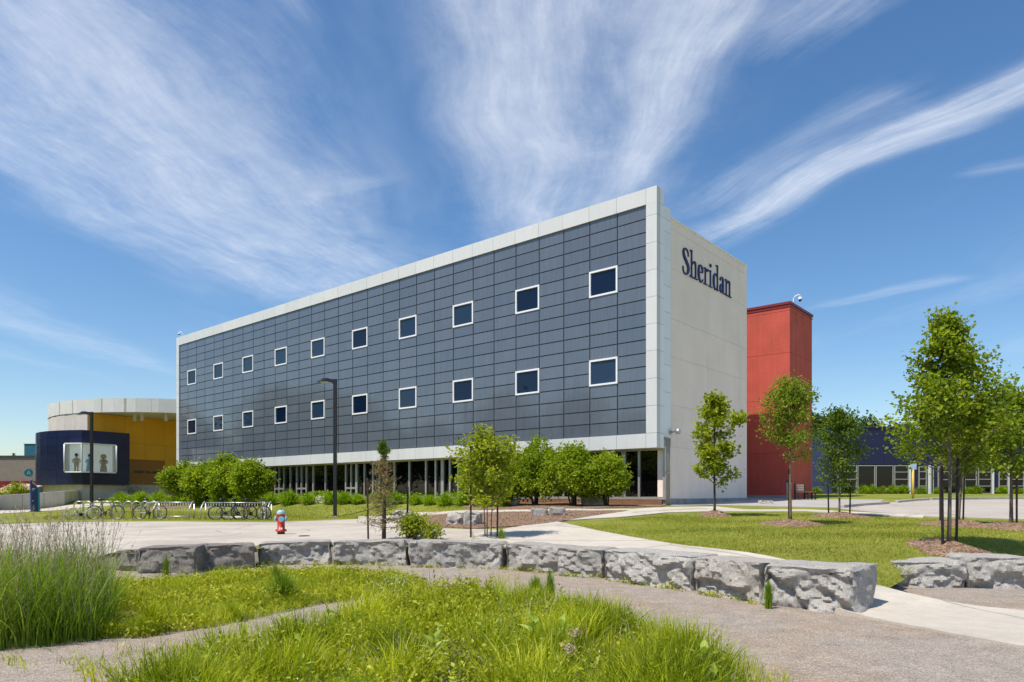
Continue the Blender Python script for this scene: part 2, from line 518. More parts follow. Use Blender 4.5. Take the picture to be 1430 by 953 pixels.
MAT = dict(
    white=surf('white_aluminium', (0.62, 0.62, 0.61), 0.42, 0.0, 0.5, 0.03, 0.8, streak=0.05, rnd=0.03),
    white_lifted=surf('white_aluminium_lifted', (0.86, 0.85, 0.85), 0.42, 0.0, 0.5, 0.03, 0.8, streak=0.05, rnd=0.03),  # paler copy of the frame white, lifts its shaded side by colour
    seam=surf('dark_seam', (0.10, 0.10, 0.105), 0.8),
    soffit=surf('soffit_paint', (0.80, 0.77, 0.70), 0.7, var=0.05),
    beige=surf('beige_precast', (0.93, 0.79, 0.69), 0.85, var=0.05, vscale=0.6, grain=0.05, streak=0.05, bump=0.25, bscale=30, rnd=0.02),
    plinth=surf('concrete_plinth', (0.33, 0.32, 0.31), 0.9, var=0.25, vscale=1.5, grain=0.1, bump=0.4, bscale=25),
    red=surf('red_stucco', (0.53, 0.088, 0.058), 0.85, var=0.10, vscale=0.9, grain=0.08, streak=0.13, bump=0.5, bscale=9, rnd=0.03),
    red_trim=surf('red_metal_coping', (0.21, 0.018, 0.020), 0.5, var=0.08),
    winframe=surf('white_window_frame', (0.80, 0.79, 0.80), 0.4, var=0.03),
    mull=surf('dark_mullion', (0.066, 0.072, 0.088), 0.5, var=0.1),
    alu=surf('brushed_aluminium', (0.52, 0.50, 0.46), 0.42, 0.55, 0.5, var=0.08),
    winglass=glass_mat('window_glass', (0.004, 0.012, 0.036), 0.02, 0.30, 0.05),
    darkglass=glass_mat('storefront_glass', (0.003, 0.003, 0.0035), 0.02, 0.42, 0.04),
    navy=surf('navy_lettering', (0.008, 0.024, 0.125), 0.6, var=0.05),
    brown_board=surf('brown_board', (0.22, 0.105, 0.06), 0.8, var=0.2, vscale=3),
    pipe=surf('pipe_paint', (0.42, 0.38, 0.33), 0.6, var=0.12),
    black=surf('black_powder_coat', (0.012, 0.012, 0.014), 0.38, var=0.1),
    lamp_lens=surf('lamp_lens', (0.62, 0.60, 0.54), 0.3),
    galv=surf('galvanised_steel', (0.50, 0.50, 0.49), 0.40, 0.75, 0.5, var=0.14, vscale=8),
    gold=surf('golden_panel', (0.97, 0.47, 0.022), 0.62, var=0.08, vscale=0.5, rnd=0.05, streak=0.05),
    amber=surf('brown_panel', (0.38, 0.165, 0.035), 0.6, var=0.06, vscale=0.6),
    drumblue=surf('navy_metal_panel', (0.0075, 0.013, 0.050), 0.36, 0.0, 0.5, var=0.10, rnd=0.16),
    drumwhite=surf('pale_drum_panel', (0.70, 0.68, 0.64), 0.5, var=0.04, rnd=0.03, streak=0.05),
    drumbeige=surf('pale_precast', (0.62, 0.56, 0.50), 0.85, var=0.07, streak=0.10, grain=0.05, rnd=0.04),
    greybrick=surf('grey_brick', (0.26, 0.22, 0.20), 0.9, var=0.12, grain=0.12, gscale=18),
    maroon=surf('maroon_fascia', (0.20, 0.016, 0.022), 0.55, var=0.1),
    awning=surf('tan_shingle', (0.46, 0.30, 0.23), 0.85, var=0.15, grain=0.15, gscale=12),
    teal=surf('teal_cladding', (0.035, 0.16, 0.22), 0.5, var=0.1),
    tealsign=surf('teal_sign', (0.012, 0.23, 0.30), 0.4, var=0.04),
    signwhite=surf('sign_white', (0.78, 0.80, 0.82), 0.5),
    totem=surf('navy_totem', (0.012, 0.035, 0.14), 0.32, var=0.06),
    bldgblue=surf('blue_siding', (0.010, 0.013, 0.060), 0.55, var=0.08, rnd=0.06),
    bldgblue_lit=surf('blue_siding_sunlit', (0.045, 0.055, 0.14), 0.6, var=0.07),  # lighter copy of the blue siding, sunlit tone put into the colour
    hyd_red=surf('hydrant_red', (0.50, 0.030, 0.014), 0.40, var=0.18, vscale=9, coat=0.3, streak=0.12),
    hyd_teal=surf('hydrant_teal', (0.27, 0.50, 0.56), 0.5, var=0.15, vscale=12),
    hyd_dark=surf('hydrant_iron', (0.07, 0.04, 0.032), 0.8, var=0.3, vscale=10),
    rust=surf('rusty_stake', (0.075, 0.036, 0.024), 0.85, var=0.35, vscale=9),
    stake_dark=surf('dark_steel_stake', (0.022, 0.018, 0.017), 0.7, var=0.2, vscale=9),
    bark=surf('young_bark', (0.16, 0.125, 0.095), 0.9, var=0.25, vscale=7, grain=0.15, gscale=30, bump=0.8, bscale=22, streak=0.2),
    bark_dark=surf('dark_bark', (0.070, 0.052, 0.042), 0.9, var=0.25, vscale=7, bump=0.8, bscale=22, streak=0.2),
    concrete=slab_mat('pale_concrete', (0.53, 0.475, 0.40), stain=0.14),
    plaza=slab_mat('plaza_paving', (0.50, 0.445, 0.375), stain=0.16, patch=(0.42, 0.375, 0.32)),
    apron=slab_mat('paved_apron', (0.40, 0.375, 0.35), stain=0.15),
    road=slab_mat('pale_road', (0.44, 0.39, 0.34), stain=0.15),
    kerb=surf('kerb_concrete', (0.40, 0.37, 0.33), 0.9, var=0.15, grain=0.1),
    gravel=gravel_mat('pea_gravel', (0.19, 0.160, 0.132), (0.315, 0.268, 0.226), (0.48, 0.42, 0.36), 95),
    mulch=gravel_mat('bark_mulch', (0.085, 0.052, 0.034), (0.21, 0.135, 0.090), (0.36, 0.25, 0.175), 26),
    lawn=lawn_mat('mown_lawn'),
    rock=rock_mat('grey_limestone', (0.345, 0.320, 0.290), (0.47, 0.44, 0.40), (0.60, 0.565, 0.515)),
    rock_dark=rock_mat('dark_limestone', (0.215, 0.190, 0.17), (0.30, 0.268, 0.24), (0.44, 0.40, 0.36)),
    rock_light=rock_mat('light_limestone', (0.41, 0.385, 0.35), (0.55, 0.52, 0.475), (0.67, 0.635, 0.58)),
    rock_pale=rock_mat('pale_limestone', (0.40, 0.36, 0.315), (0.54, 0.495, 0.44), (0.66, 0.615, 0.555)),
    leaf_maple=leaf_mat('maple_leaf', (0.070, 0.120, 0.012), (0.205, 0.275, 0.022), (0.46, 0.47, 0.04)),
    leaf_yel=leaf_mat('yellow_green_leaf', (0.110, 0.155, 0.012), (0.29, 0.340, 0.025), (0.55, 0.53, 0.055)),
    leaf_ash=leaf_mat('ash_leaf', (0.080, 0.130, 0.015), (0.20, 0.265, 0.028), (0.40, 0.43, 0.06), tint=(0.24, 0.11, 0.05)),
    leaf_dark=leaf_mat('deep_green_leaf', (0.040, 0.080, 0.012), (0.100, 0.165, 0.020), (0.24, 0.30, 0.04)),
    leaf_shrub=leaf_mat('shrub_leaf', (0.075, 0.130, 0.010), (0.225, 0.305, 0.016), (0.50, 0.53, 0.035)),
    leaf_grey=leaf_mat('grey_green_leaf', (0.07, 0.11, 0.06), (0.16, 0.21, 0.12), (0.30, 0.35, 0.22)),
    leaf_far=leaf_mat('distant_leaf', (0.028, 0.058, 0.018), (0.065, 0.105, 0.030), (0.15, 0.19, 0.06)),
    needle=leaf_mat('dying_needle', (0.20, 0.125, 0.085), (0.40, 0.265, 0.185), (0.55, 0.42, 0.31), 0.4),
    needle_green=leaf_mat('live_needle', (0.07, 0.120, 0.015), (0.17, 0.250, 0.035), (0.30, 0.38, 0.08), 0.15),
    blade=leaf_mat('meadow_blade', (0.100, 0.145, 0.006), (0.345, 0.400, 0.014), (0.68, 0.66, 0.06), 0.4),
    blade_lawn=leaf_mat('lawn_blade', (0.115, 0.140, 0.012), (0.285, 0.300, 0.028), (0.50, 0.46, 0.10), 0.35),
    blade_tall=leaf_mat('tall_blade', (0.085, 0.145, 0.014), (0.205, 0.300, 0.028), (0.44, 0.49, 0.09), 0.38),
    blade_tuft=leaf_mat('ornamental_blade', (0.085, 0.160, 0.010), (0.225, 0.345, 0.018), (0.44, 0.54, 0.05), 0.4),
    seed=leaf_mat('seed_head', (0.30, 0.22, 0.17), (0.48, 0.37, 0.30), (0.64, 0.54, 0.46), 0.2),
    weed=leaf_mat('weed_leaf', (0.14, 0.180, 0.010), (0.36, 0.385, 0.022), (0.60, 0.56, 0.06), 0.35),
    milk=leaf_mat('milkweed_leaf', (0.15, 0.22, 0.03), (0.31, 0.40, 0.06), (0.50, 0.58, 0.15), 0.35),
    flower=leaf_mat('white_flower', (0.55, 0.55, 0.48), (0.72, 0.72, 0.66), (0.80, 0.80, 0.76), 0.2),
)
def facade_mat():
    m, t, b = new_mat('slate_glass_panel')
    a = t.n.new('ShaderNodeAttribute'); a.attribute_name = 'rnd'
    co = t.coord('Object')
    c = t.ramp(a.outputs['Fac'], [(0.0, (0.098, 0.118, 0.150)), (0.5, (0.108, 0.128, 0.158)), (1.0, (0.118, 0.136, 0.166))])
    f = t.maprange(t.noise(t.mapping(co, (7, 1, 0.5)), 1.0, 5, 0.6), 0.3, 0.7, 0.90, 1.10, False)
    t.l.new(t.mix(1.0, c, t.comb(f, f, f), 'MULTIPLY'), b.inputs['Base Color'])
    t.l.new(t.maprange(t.noise(co, 0.8, 4, 0.6), 0.3, 0.7, 0.05, 0.12, False), b.inputs['Roughness'])
    b.inputs['Specular IOR Level'].default_value = 0.75
    n = t.n.new('ShaderNodeBump'); n.inputs['Strength'].default_value = 0.10; n.inputs['Distance'].default_value = 0.05
    t.l.new(t.noise(co, 0.7, 2, 0.5), n.inputs['Height']); t.l.new(n.outputs[0], b.inputs['Normal'])
    return m
MAT['panel'] = facade_mat()

# ------------------------------------------------------------------ the lie of the land
VPL = -440.5
_d = Vector(((VPL - CXP) / F, 1.0, 0)).normalized()          # along the long facade, away from the corner
_e = Vector((-_d.y * -1, -_d.x, 0)).normalized()             # into the building, along the end wall
CORNER = Vector((6.138, 29.660, 0))


def sstep(a, b, x):
    t = np.clip((np.asarray(x, float) - a) / (b - a), 0, 1)
    return t * t * (3 - 2 * t)


WALL_LINE = [(-8.4, 14.7), (-6.5, 14.3), (-5.6, 15.1), (-4.1, 16.0), (-2.3, 15.6), (-0.2, 14.9), (0.95, 13.9), (1.7, 13.15), (2.9, 11.4), (3.56, 10.06), (4.6, 9.07)]


def wall_dist(X, Y):
    d = np.full(np.shape(X), 1e9)
    for (x0, y0), (x1, y1) in zip(WALL_LINE[:-1], WALL_LINE[1:]):
        L2 = (x1 - x0) ** 2 + (y1 - y0) ** 2
        t = np.clip(((X - x0) * (x1 - x0) + (Y - y0) * (y1 - y0)) / L2, 0, 1)
        d = np.minimum(d, np.hypot(X - x0 - t * (x1 - x0), Y - y0 - t * (y1 - y0)))
    return d


def U(X, Y):
    """height of the upper ground (plaza, lawn, planting beds)"""
    X = np.asarray(X, float); Y = np.asarray(Y, float)
    hR = np.clip(0.54 + 0.0284 * (Y - 11), 0.45, 1.62)
    hL = 0.38 + 0.012 * np.clip(Y - 34, 0, 6) + 0 * X
    w = sstep(-7, 3, X)
    z = hL * (1 - w) + hR * w
    rx, ry = X - CORNER.x, Y - CORNER.y
    lx = rx * -_d.x + ry * -_d.y                              # local x (negative along the facade)
    ly = rx * _e.x + ry * _e.y
    z = np.minimum(z, 0.44 + 0.055 * wall_dist(X, Y))         # the paving stays below the tops of the wall stones
    lift = sstep(-5.2, -0.9, ly) * sstep(4.0, 0.5, lx) * sstep(-62, -50, lx)
    z = z * (1 - lift) + np.maximum(z, 1.12) * lift
    dd = np.hypot(X + 33.5, Y - 68)
    l2 = sstep(17.5, 11.8, dd)
    z = z * (1 - l2) + np.maximum(z, 1.08) * l2
    far = sstep(70, 120, np.hypot(X, Y))
    z = z * (1 - far) + 1.0 * far
    pr = (X - 6.1) * -0.40 + (Y - 8.0) * 0.92                 # ramp of the path down to the gravel
    ramp = sstep(1.5, 5.0, pr)
    k = sstep(3.0, 4.6, X) * sstep(20, 14, Y)
    z = z * (1 - k * (1 - ramp))
    k2 = sstep(-8.3, -9.4, X) * sstep(24, 18, Y)              # bank at the left end of the wall, under the tall grass
    return z * (1 - k2 * (1 - sstep(13.2, 18.0, Y)))


def ray(px, py):
    return (px - CXP) / F, (HYP - py) / F


def P(px, py):
    """point of the upper ground seen at a photo pixel"""
    u, v = ray(px, py)
    y = 6.0
    while y < 140:
        if EYE + v * y <= float(U(u * y, y)): break
        y += 0.25
    lo, hi = y - 0.25, y
    for _ in range(14):
        m = (lo + hi) / 2
        if EYE + v * m <= float(U(u * m, m)): hi = m
        else: lo = m
    return Vector((u * hi, hi, float(U(u * hi, hi))))


def G(px, py, z=0.0):
    """point on the sunken gravel"""
    u, v = ray(px, py)
    y = (z - EYE) / v
    return Vector((u * y, y, z))


def at(px, Y, py=None, z=None):
    u, v = ray(px, py if py is not None else HYP)
    return Vector((u * Y, Y, (EYE + v * Y) if z is None else z))


STONES = [  # px0, px1, base0, base1, top0, top1, label
    (157, 190, 797, 800, 769, 767, 'short dark limestone block at the left end of the seat wall, beside the tall grass'),
    (189, 277, 801, 800, 765, 762, 'dark limestone block with a pale right half, second from the wall\'s left end'),
    (275, 358, 797, 794, 762, 760, 'evenly dark smooth limestone block, third from the left end of the seat wall'),
    (356, 463, 790, 788, 759, 755, 'long limestone block of the seat wall directly below and right of the fire hydrant'),
    (462, 569, 789, 790, 756, 755, 'long flat-topped limestone block of the seat wall below the dying spruce'),
    (569, 703, 792, 795, 755, 758, 'longest limestone block of the seat wall, below the small staked maple'),
    (702, 783, 796, 803, 758, 764, 'limestone block with a broken slanting right shoulder, right of the longest wall block'),
    (776, 843, 804, 809, 765, 767, 'short rounded limestone block in the middle of the seat wall, dark gap on its right'),
    (840, 966, 810, 827, 767, 776, 'long pale cracked limestone block of the seat wall, right of the short rounded one'),
    (964, 1062, 828, 846, 777, 786, 'very pale rough limestone block with a grass tuft at its right edge'),
    (1060, 1211, 846, 863, 786, 794, 'biggest limestone boulder, at the right end of the long seat wall beside the path'),
    (1248, 1353, 820, 822, 785, 783, 'limestone block with a flat top, across the path from the biggest boulder'),
    (1350, 1452, 822, 824, 777, 779, 'rugged limestone block cut by the right edge of the picture'),
]

_base = []
for (a, b, y0, y1, *_r) in STONES:
    _base.append((G(a, y0), G(b, y1)))


def gravel_outline():
    pts = [(-30, -6), (-30, 12.0), (-14, 13.2), (-10.5, 14.6)]
    for (p, q) in _base[:11]:
        m = (p + q) / 2
        n = Vector((m.x, m.y, 0)).normalized()
        for k in (p, q):
            pts.append((k.x + n.x * 0.35, k.y + n.y * 0.35))
    pts += [(4.85, 9.55), (5.6, 10.75), (6.35, 11.55)]
    for (p, q) in _base[11:]:
        for k in (p, q): pts.append((k.x, k.y + 0.35))
    pts += [(14, 12.2), (30, 12.5), (30, -6)]
    out = [pts[0]]
    for p in pts[1:]:
        if math.hypot(p[0] - out[-1][0], p[1] - out[-1][1]) > 0.12: out.append(p)
    return out


GRAVEL = gravel_outline()


def inside(poly, X, Y):
    X = np.asarray(X, float); Y = np.asarray(Y, float)
    r = np.zeros(X.shape, bool)
    n = len(poly)
    for i in range(n):
        x0, y0 = poly[i]; x1, y1 = poly[(i + 1) % n]
        if y0 == y1: continue
        c = ((y0 > Y) != (y1 > Y)) & (X < (x1 - x0) * (Y - y0) / (y1 - y0) + x0)
        r ^= c
    return r


def gz(X, Y):
    """gentle relief of the gravel court"""
    X = np.asarray(X, float); Y = np.asarray(Y, float)
    return 0.012 * np.sin(X * 1.3 + 0.4) * np.cos(Y * 0.9) + 0.0 * X


def ground_sheet():
    xs = list(np.arange(-14, 14.01, 0.2)) + list(np.arange(-60, -14, 1.0)) + list(np.arange(15, 61, 1.0))
    xs += [-1500, -700, -350, -200, -130, -90, -74, 74, 90, 130, 200, 350, 700, 1500]
    ys = list(np.arange(2, 24.01, 0.2)) + list(np.arange(25, 90, 0.8)) + [-60, -30, -14, -6, -2, 0, 1, 95, 105, 120, 150, 200, 300, 500, 900, 2000]
    xs = np.array(sorted(set(np.round(xs, 3)))); ys = np.array(sorted(set(np.round(ys, 3))))
    X, Y = np.meshgrid(xs, ys)
    ins = inside(GRAVEL, X, Y)
    Z = np.where(Y < 2.5, 0.0, U(X, Y))
    nx = len(xs)
    V = np.stack([X.ravel(), Y.ravel(), Z.ravel()], 1)
    q = []
    for j in range(len(ys) - 1):
        a = j * nx + np.arange(nx - 1)
        q.append(np.stack([a, a + 1, a + 1 + nx, a], 1)); q[-1] = np.concatenate([np.stack([a, a + 1, a + 1 + nx], 1), np.stack([a, a + 1 + nx, a + nx], 1)])
    T = np.concatenate(q)
    cin = ins.ravel()[T].sum(1) == 3
    for nm, sel, mt in (('lawn', ~cin, 'lawn'),):
        t = T[sel]
        used, inv = np.unique(t.ravel(), return_inverse=True)
        o = fast_mesh(nm, V[used], inv.reshape(-1, 3), np.full(len(used), 0.5), MAT[mt], None, True)
        tag(o, kind='structure')


ground_sheet()


def sheet(name, poly, mat, dz, step=0.6, hf=U, kind='structure', rough=0.0, seed=0):
    """a surface laid on the ground inside an outline, following its relief"""
    rg = random.Random(seed)
    pts = []
    n = len(poly)
    for i in range(n):
        a, b = poly[i], poly[(i + 1) % n]
        L = math.hypot(b[0] - a[0], b[1] - a[1]); k = max(1, int(L / step))
        for j in range(k):
            t = j / k
            pts.append(Vector((a[0] + (b[0] - a[0]) * t + rg.uniform(-rough, rough), a[1] + (b[1] - a[1]) * t + rg.uniform(-rough, rough))))
    nb = len(pts)
    outline = [(p.x, p.y) for p in pts]
    x0, x1 = min(p[0] for p in outline), max(p[0] for p in outline)
    y0, y1 = min(p[1] for p in outline), max(p[1] for p in outline)
    gx, gy = np.meshgrid(np.arange(x0 + step / 2, x1, step), np.arange(y0 + step / 2, y1, step))
    m = inside(outline, gx, gy)
    pts += [Vector((x, y)) for x, y in zip(gx[m], gy[m])]
    edges = [(i, (i + 1) % nb) for i in range(nb)]
    vs, es, fs, *_ = delaunay_2d_cdt(pts, edges, [], 1, 1e-4)
    X = np.array([v.x for v in vs]); Y = np.array([v.y for v in vs])
    Z = hf(X, Y) + dz
    me = bpy.data.meshes.new(name)
    me.from_pydata([(x, y, z) for x, y, z in zip(X, Y, Z)], [], [tuple(f) for f in fs])
    bm = bmesh.new(); bm.from_mesh(me)
    bmesh.ops.recalc_face_normals(bm, faces=bm.faces)
    if bm.faces and sum(f.normal.z for f in bm.faces) < 0: bmesh.ops.reverse_faces(bm, faces=bm.faces)
    be = [e for e in bm.edges if len(e.link_faces) == 1]       # a skirt, so the edge reads as the side of a slab
    ret = bmesh.ops.extrude_edge_only(bm, edges=be)
    bmesh.ops.translate(bm, verts=[v for v in ret['geom'] if isinstance(v, bmesh.types.BMVert)], vec=(0, 0, -0.10))
    bm.to_mesh(me); bm.free()
    me.materials.append(MAT[mat])
    o = link(bpy.data.objects.new(name, me))
    if kind: tag(o, kind=kind)
    return o


def pxpoly(l):
    return [(P(a, b).x, P(a, b).y) for a, b in l]


sheet('gravel_court', GRAVEL, 'gravel', 0.0, 0.5, hf=gz)
# paved plaza behind the seat wall
_bk = []
for (p, q) in _base[:9]:
    for k in (p, q):
        n = Vector((k.x, k.y, 0)).normalized(); _bk.append((k.x + n.x * 0.55, k.y + n.y * 0.55))
plaza_poly = [(-18, 14.2), (-11, 14.6)] + _bk[:14] + pxpoly([(742, 744), (700, 741), (645, 740), (560, 737), (600, 729), (585, 724), (520, 722), (470, 727), (380, 730), (230, 729), (95, 730), (0, 733), (-160, 738)])
sheet('plaza', plaza_poly, 'plaza', 0.018, 0.5, rough=0.04)
_bk2 = []
for (p, q) in _base[6:11]:
    for k in (p, q):
        n = Vector((k.x, k.y, 0)).normalized(); _bk2.append((k.x + n.x * 0.42, k.y + n.y * 0.42))
_bk2 = [_bk2[0]] + [b for a_, b in zip(_bk2[:-1], _bk2[1:]) if math.hypot(a_[0] - b[0], a_[1] - b[1]) > 0.2][:-1]
# the path that follows the wall round to the gravel
WALL_PATH = [(9.6, 2.2), (8.35, 6.0), (6.95, 9.5), (5.65, 10.9), (4.45, 12.15), (3.5, 14.0), (2.45, 17.0), (1.3, 21.0), (0.9, 21.6), (0.2, 19.4), (-1.2, 17.6)] + _bk2 + [(4.55, 9.05), (5.3, 7.17), (6.05, 5.4), (7.5, 2.2)]
sheet('wall_path', WALL_PATH, 'concrete', 0.022, 0.4,
      hf=lambda X, Y: np.maximum(U(X, Y), gz(X, Y)) + 0.004, rough=0.03)
# walkway up to the building corner and along the end wall
sheet('walkway', [(1.35, 20.9)] + pxpoly([(860, 724), (930, 717), (1000, 715.2), (1130, 715.2), (1290, 724), (1290, 721), (1130, 712.6), (1040, 712.4), (1000, 708.5), (930, 709.5), (860, 713.5), (800, 722), (740, 729), (690, 734), (640, 738)]) + [(-1.0, 21.5), (0.9, 21.4)], 'concrete', 0.030, 0.5, rough=0.03)
sheet('bed_path', pxpoly([(500, 726), (585, 720.5), (640, 717), (740, 715.2), (830, 714), (880, 713), (880, 711.6), (830, 711.8), (740, 712.6), (640, 714), (570, 717), (500, 722)]), 'concrete', 0.026, 0.5, rough=0.02)
sheet('paved_apron', pxpoly([(935, 707.3), (1000, 706), (1085, 708.0), (1180, 709.8), (1225, 705), (1235, 698.5), (1150, 698), (1100, 696.8), (1042, 695.2), (1000, 699.5), (940, 705.5)]), 'apron', 0.020, 0.6)
sheet('road', pxpoly([(1170, 711.5), (1235, 704), (1262, 700.5), (1300, 699), (1430, 698), (1700, 698), (1700, 728), (1430, 726), (1300, 722.5)]), 'road', 0.024, 0.8, rough=0.03)
# mulch beds
sheet('mulch_bed', pxpoly([(548, 731), (610, 737), (665, 739.5), (735, 735), (800, 727), (860, 717), (880, 713.5), (830, 714.5), (740, 715.8), (640, 717.6), (585, 722)]), 'mulch', 0.034, 0.5, rough=0.05, seed=3)
sheet('building_bed', pxpoly([(655, 713), (740, 712), (830, 711), (925, 708.0), (935, 703.5), (900, 700.0), (840, 699), (770, 699), (690, 701), (640, 704)]), 'mulch', 0.03, 0.6, rough=0.06, seed=4)
sheet('shrub_bed', pxpoly([(180, 711), (330, 705), (450, 703.5), (560, 703), (650, 704.5), (655, 702), (560, 699), (400, 698), (250, 699), (170, 705)]), 'mulch', 0.03, 0.8, rough=0.08, seed=5)
sheet('pavement', pxpoly([(-200, 735), (0, 718), (95, 710.5), (180, 704.5), (180, 701.2), (95, 706), (0, 713.5), (-200, 724)]), 'concrete', 0.02, 0.8)


def kerb(name, pl, label, w=0.16, h=0.13, hf=U):
    m = MB()
    pts = [Vector((x, y, float(hf(x, y)))) for x, y in pl]
    for a, b in zip(pts[:-1], pts[1:]):
        m.bar(a + Vector((0, 0, h / 2 - 0.03)), b + Vector((0, 0, h / 2 - 0.03)), w, h + 0.06)
    o = m.build(name, MAT['kerb' if w > 0.13 else 'plinth'], None, 0.02)
    tag(o, kind='structure')
    return o


kerb('road_kerb', pxpoly([(1300, 698.6), (1365, 697.6), (1430, 697.4), (1560, 697.4)]), '')
kerb('island_kerb', pxpoly([(1176, 709.5), (1205, 707.0), (1240, 704.6)]), '')
kerb('corner_kerb', pxpoly([(1252, 703.0), (1275, 700.6), (1296, 699.4)]), '')
# ------------------------------------------------------------------ the main building
BRZ = math.atan2(-_d.y, -_d.x)
bld = thing('college_building', 'long three-storey building with a dark slate panel facade in a white frame', 'building', CORNER, BRZ)
MB_INV = (Matrix.Translation(CORNER) @ Matrix.Rotation(BRZ, 4, 'Z')).inverted()


def on_front(px, py, ly=0.0):
    """building-local (x, z) of a photo pixel on a plane parallel to the facade"""
    u, v = ray(px, py)
    o = MB_INV @ Vector((0, 0, EYE)); p = MB_INV @ Vector((u, 1, EYE + v)); dr = p - o
    t = (ly - o.y) / dr.y
    q = o + dr * t
    return q.x, q.z


def on_end(px, py, lx=0.0):
    u, v = ray(px, py)
    o = MB_INV @ Vector((0, 0, EYE)); p = MB_INV @ Vector((u, 1, EYE + v)); dr = p - o
    t = (lx - o.x) / dr.x
    q = o + dr * t
    return q.y, q.z


def E_(h): return EYE + h


W, NC, NR = 1.4627, 30, 17
XR = -0.527                              # right edge of the dark panels
XL = XR - W * NC
ZT, ZB = E_(12.408), E_(2.613)           # dark panels top and bottom
ZF, ZS = E_(13.10), E_(1.98)             # fascia top, soffit
RH = (ZT - ZB) / NR
XE = XL - 0.46
rg = random.Random(5)

WINC = [1 + 3 * k for k in range(10)]    # window columns from the right (0-based)
WINR = [(4, 6), (11, 13)]                # rows from the top
m = MB()
for c in range(NC):
    x1 = XR - W * c; x0 = x1 - W
    for r in range(NR):
        if c in WINC and any(a <= r < b for a, b in WINR): continue
        z1 = ZT - RH * r; z0 = z1 - RH
        tl = rg.uniform(-0.003, 0.003); t2 = rg.uniform(-0.002, 0.002)
        y = 0.075
        vs = [(x0 + 0.026, y + tl, z0 + 0.025), (x1 - 0.026, y - tl, z0 + 0.025), (x1 - 0.026, y - tl + t2, z1 - 0.025), (x0 + 0.026, y + tl + t2, z1 - 0.025)]
        vs += [(a, 0.14, b) for a, _, b in vs]
        m.add(vs, [(0, 1, 2, 3), (0, 4, 5, 1), (1, 5, 6, 2), (2, 6, 7, 3), (3, 7, 4, 0)], False, rg.random())
m.build('panel_cladding', MAT['panel'], bld)
m = MB()
m.box(XL - 0.02, XR + 0.02, 0.12, 0.40, ZB - 0.02, ZT + 0.02)
m.build('mullion_grid', MAT['mull'], bld)
for (r0, r1) in WINR:
    for c in WINC:
        x1 = XR - W * c + 0.02; x0 = x1 - W - 0.04; z1 = ZT - RH * r0 + 0.02; z0 = ZT - RH * r1 - 0.02
        t = 0.085
        f = MB()
        f.box(x0, x1, 0.03, 0.16, z1 - t, z1); f.box(x0, x1, 0.03, 0.16, z0, z0 + t)
        f.box(x0, x0 + t, 0.032, 0.16, z0 + t, z1 - t); f.box(x1 - t, x1, 0.032, 0.16, z0 + t, z1 - t)
        wf = f.build('window', MAT['winframe'], bld, 0.008)
        g = MB(); ta, tb = rg.uniform(-0.012, 0.012), rg.uniform(-0.010, 0.010)
        g.add([(x0 + t, 0.095 + ta, z0 + t), (x1 - t, 0.095 - ta, z0 + t), (x1 - t, 0.095 - ta + tb, z1 - t), (x0 + t, 0.095 + ta + tb, z1 - t)], [(0, 1, 2, 3)], False, rg.random())
        g.build('pane', MAT['winglass'], wf)


def clad(m, x0, x1, y0, y1, z0, z1, gap=0.006):
    m.box(x0 + gap, x1 - gap, y0, y1, z0 + gap, z1 - gap, rg.random())


# white metal frame round the facade: panels with open joints over a dark backing
mp, bk = MB(), MB()
xs = [XE, XL] + [XR - W * c for c in range(NC - 1, -1, -1)] + [0.0]
for a, b in zip(xs[:-1], xs[1:]):
    clad(mp, a, b, 0.0, 0.30, ZT, ZF)
    clad(mp, a, b, 0.0, 0.30, ZS, ZB)
zc = [ZB, ZB + 2 * RH * 1.0]
zj = [E_(on_front(910, yy)[1] - EYE) for yy in (605.3, 566.5, 528.5, 489.5, 452, 414.5, 377, 338.5, 300.5, 280.5, 263)]
zj[0] = ZB; zj[-1] = ZF
zj[-2] = ZT + 0.02
zj = sorted(zj)
for a, b in zip(zj[:-2], zj[1:-1]):
    clad(mp, XR, 0.0, 0.0, 0.30, a, b)
    clad(mp, XE, XL, 0.0, 0.30, a, b)
bk.box(XE + 0.01, -0.012, 0.02, 0.28, ZT + 0.012, ZF - 0.03)
bk.box(XE + 0.01, -0.012, 0.02, 0.28, ZS + 0.012, ZB - 0.012)
bk.box(XR + 0.012, -0.012, 0.021, 0.28, ZB, ZT)
bk.box(XE + 0.01, XL - 0.012, 0.021, 0.28, ZB, ZT)
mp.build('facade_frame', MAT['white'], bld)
bk.build('frame_backing', MAT['seam'], bld)
# the frame's return on the end wall and the lower strip behind it
mr = MB()
for a, b in zip(zj[:-1], zj[1:]): clad(mr, -0.40, 0.0, 0.304, 0.63, a, b)
clad(mr, -0.40, 0.0, 0.304, 0.63, ZS, ZB)
zj2 = [z - 0.52 for z in zj[1:-1]]
zz = [E_(2.45)] + zj2[1:] + [E_(12.45)]
for a, b in zip(zz[:-1], zz[1:]): clad(mr, -0.40, -0.006, 0.634, 1.27, a, b)
mr.box(XE, -0.40, 0.30, 0.63, ZT, ZF - 0.004)
mr.build('frame_return', MAT['white_lifted'], bld)
bk2 = MB(); bk2.box(-0.38, -0.014, 0.31, 1.265, E_(2.46), E_(12.43)); bk2.build('return_backing', MAT['seam'], bld)
s_ = MB(); s_.box(XE, -0.02, 0.30, 1.3, ZS + 0.004, ZS + 0.09); s_.build('soffit', MAT['soffit'], bld)

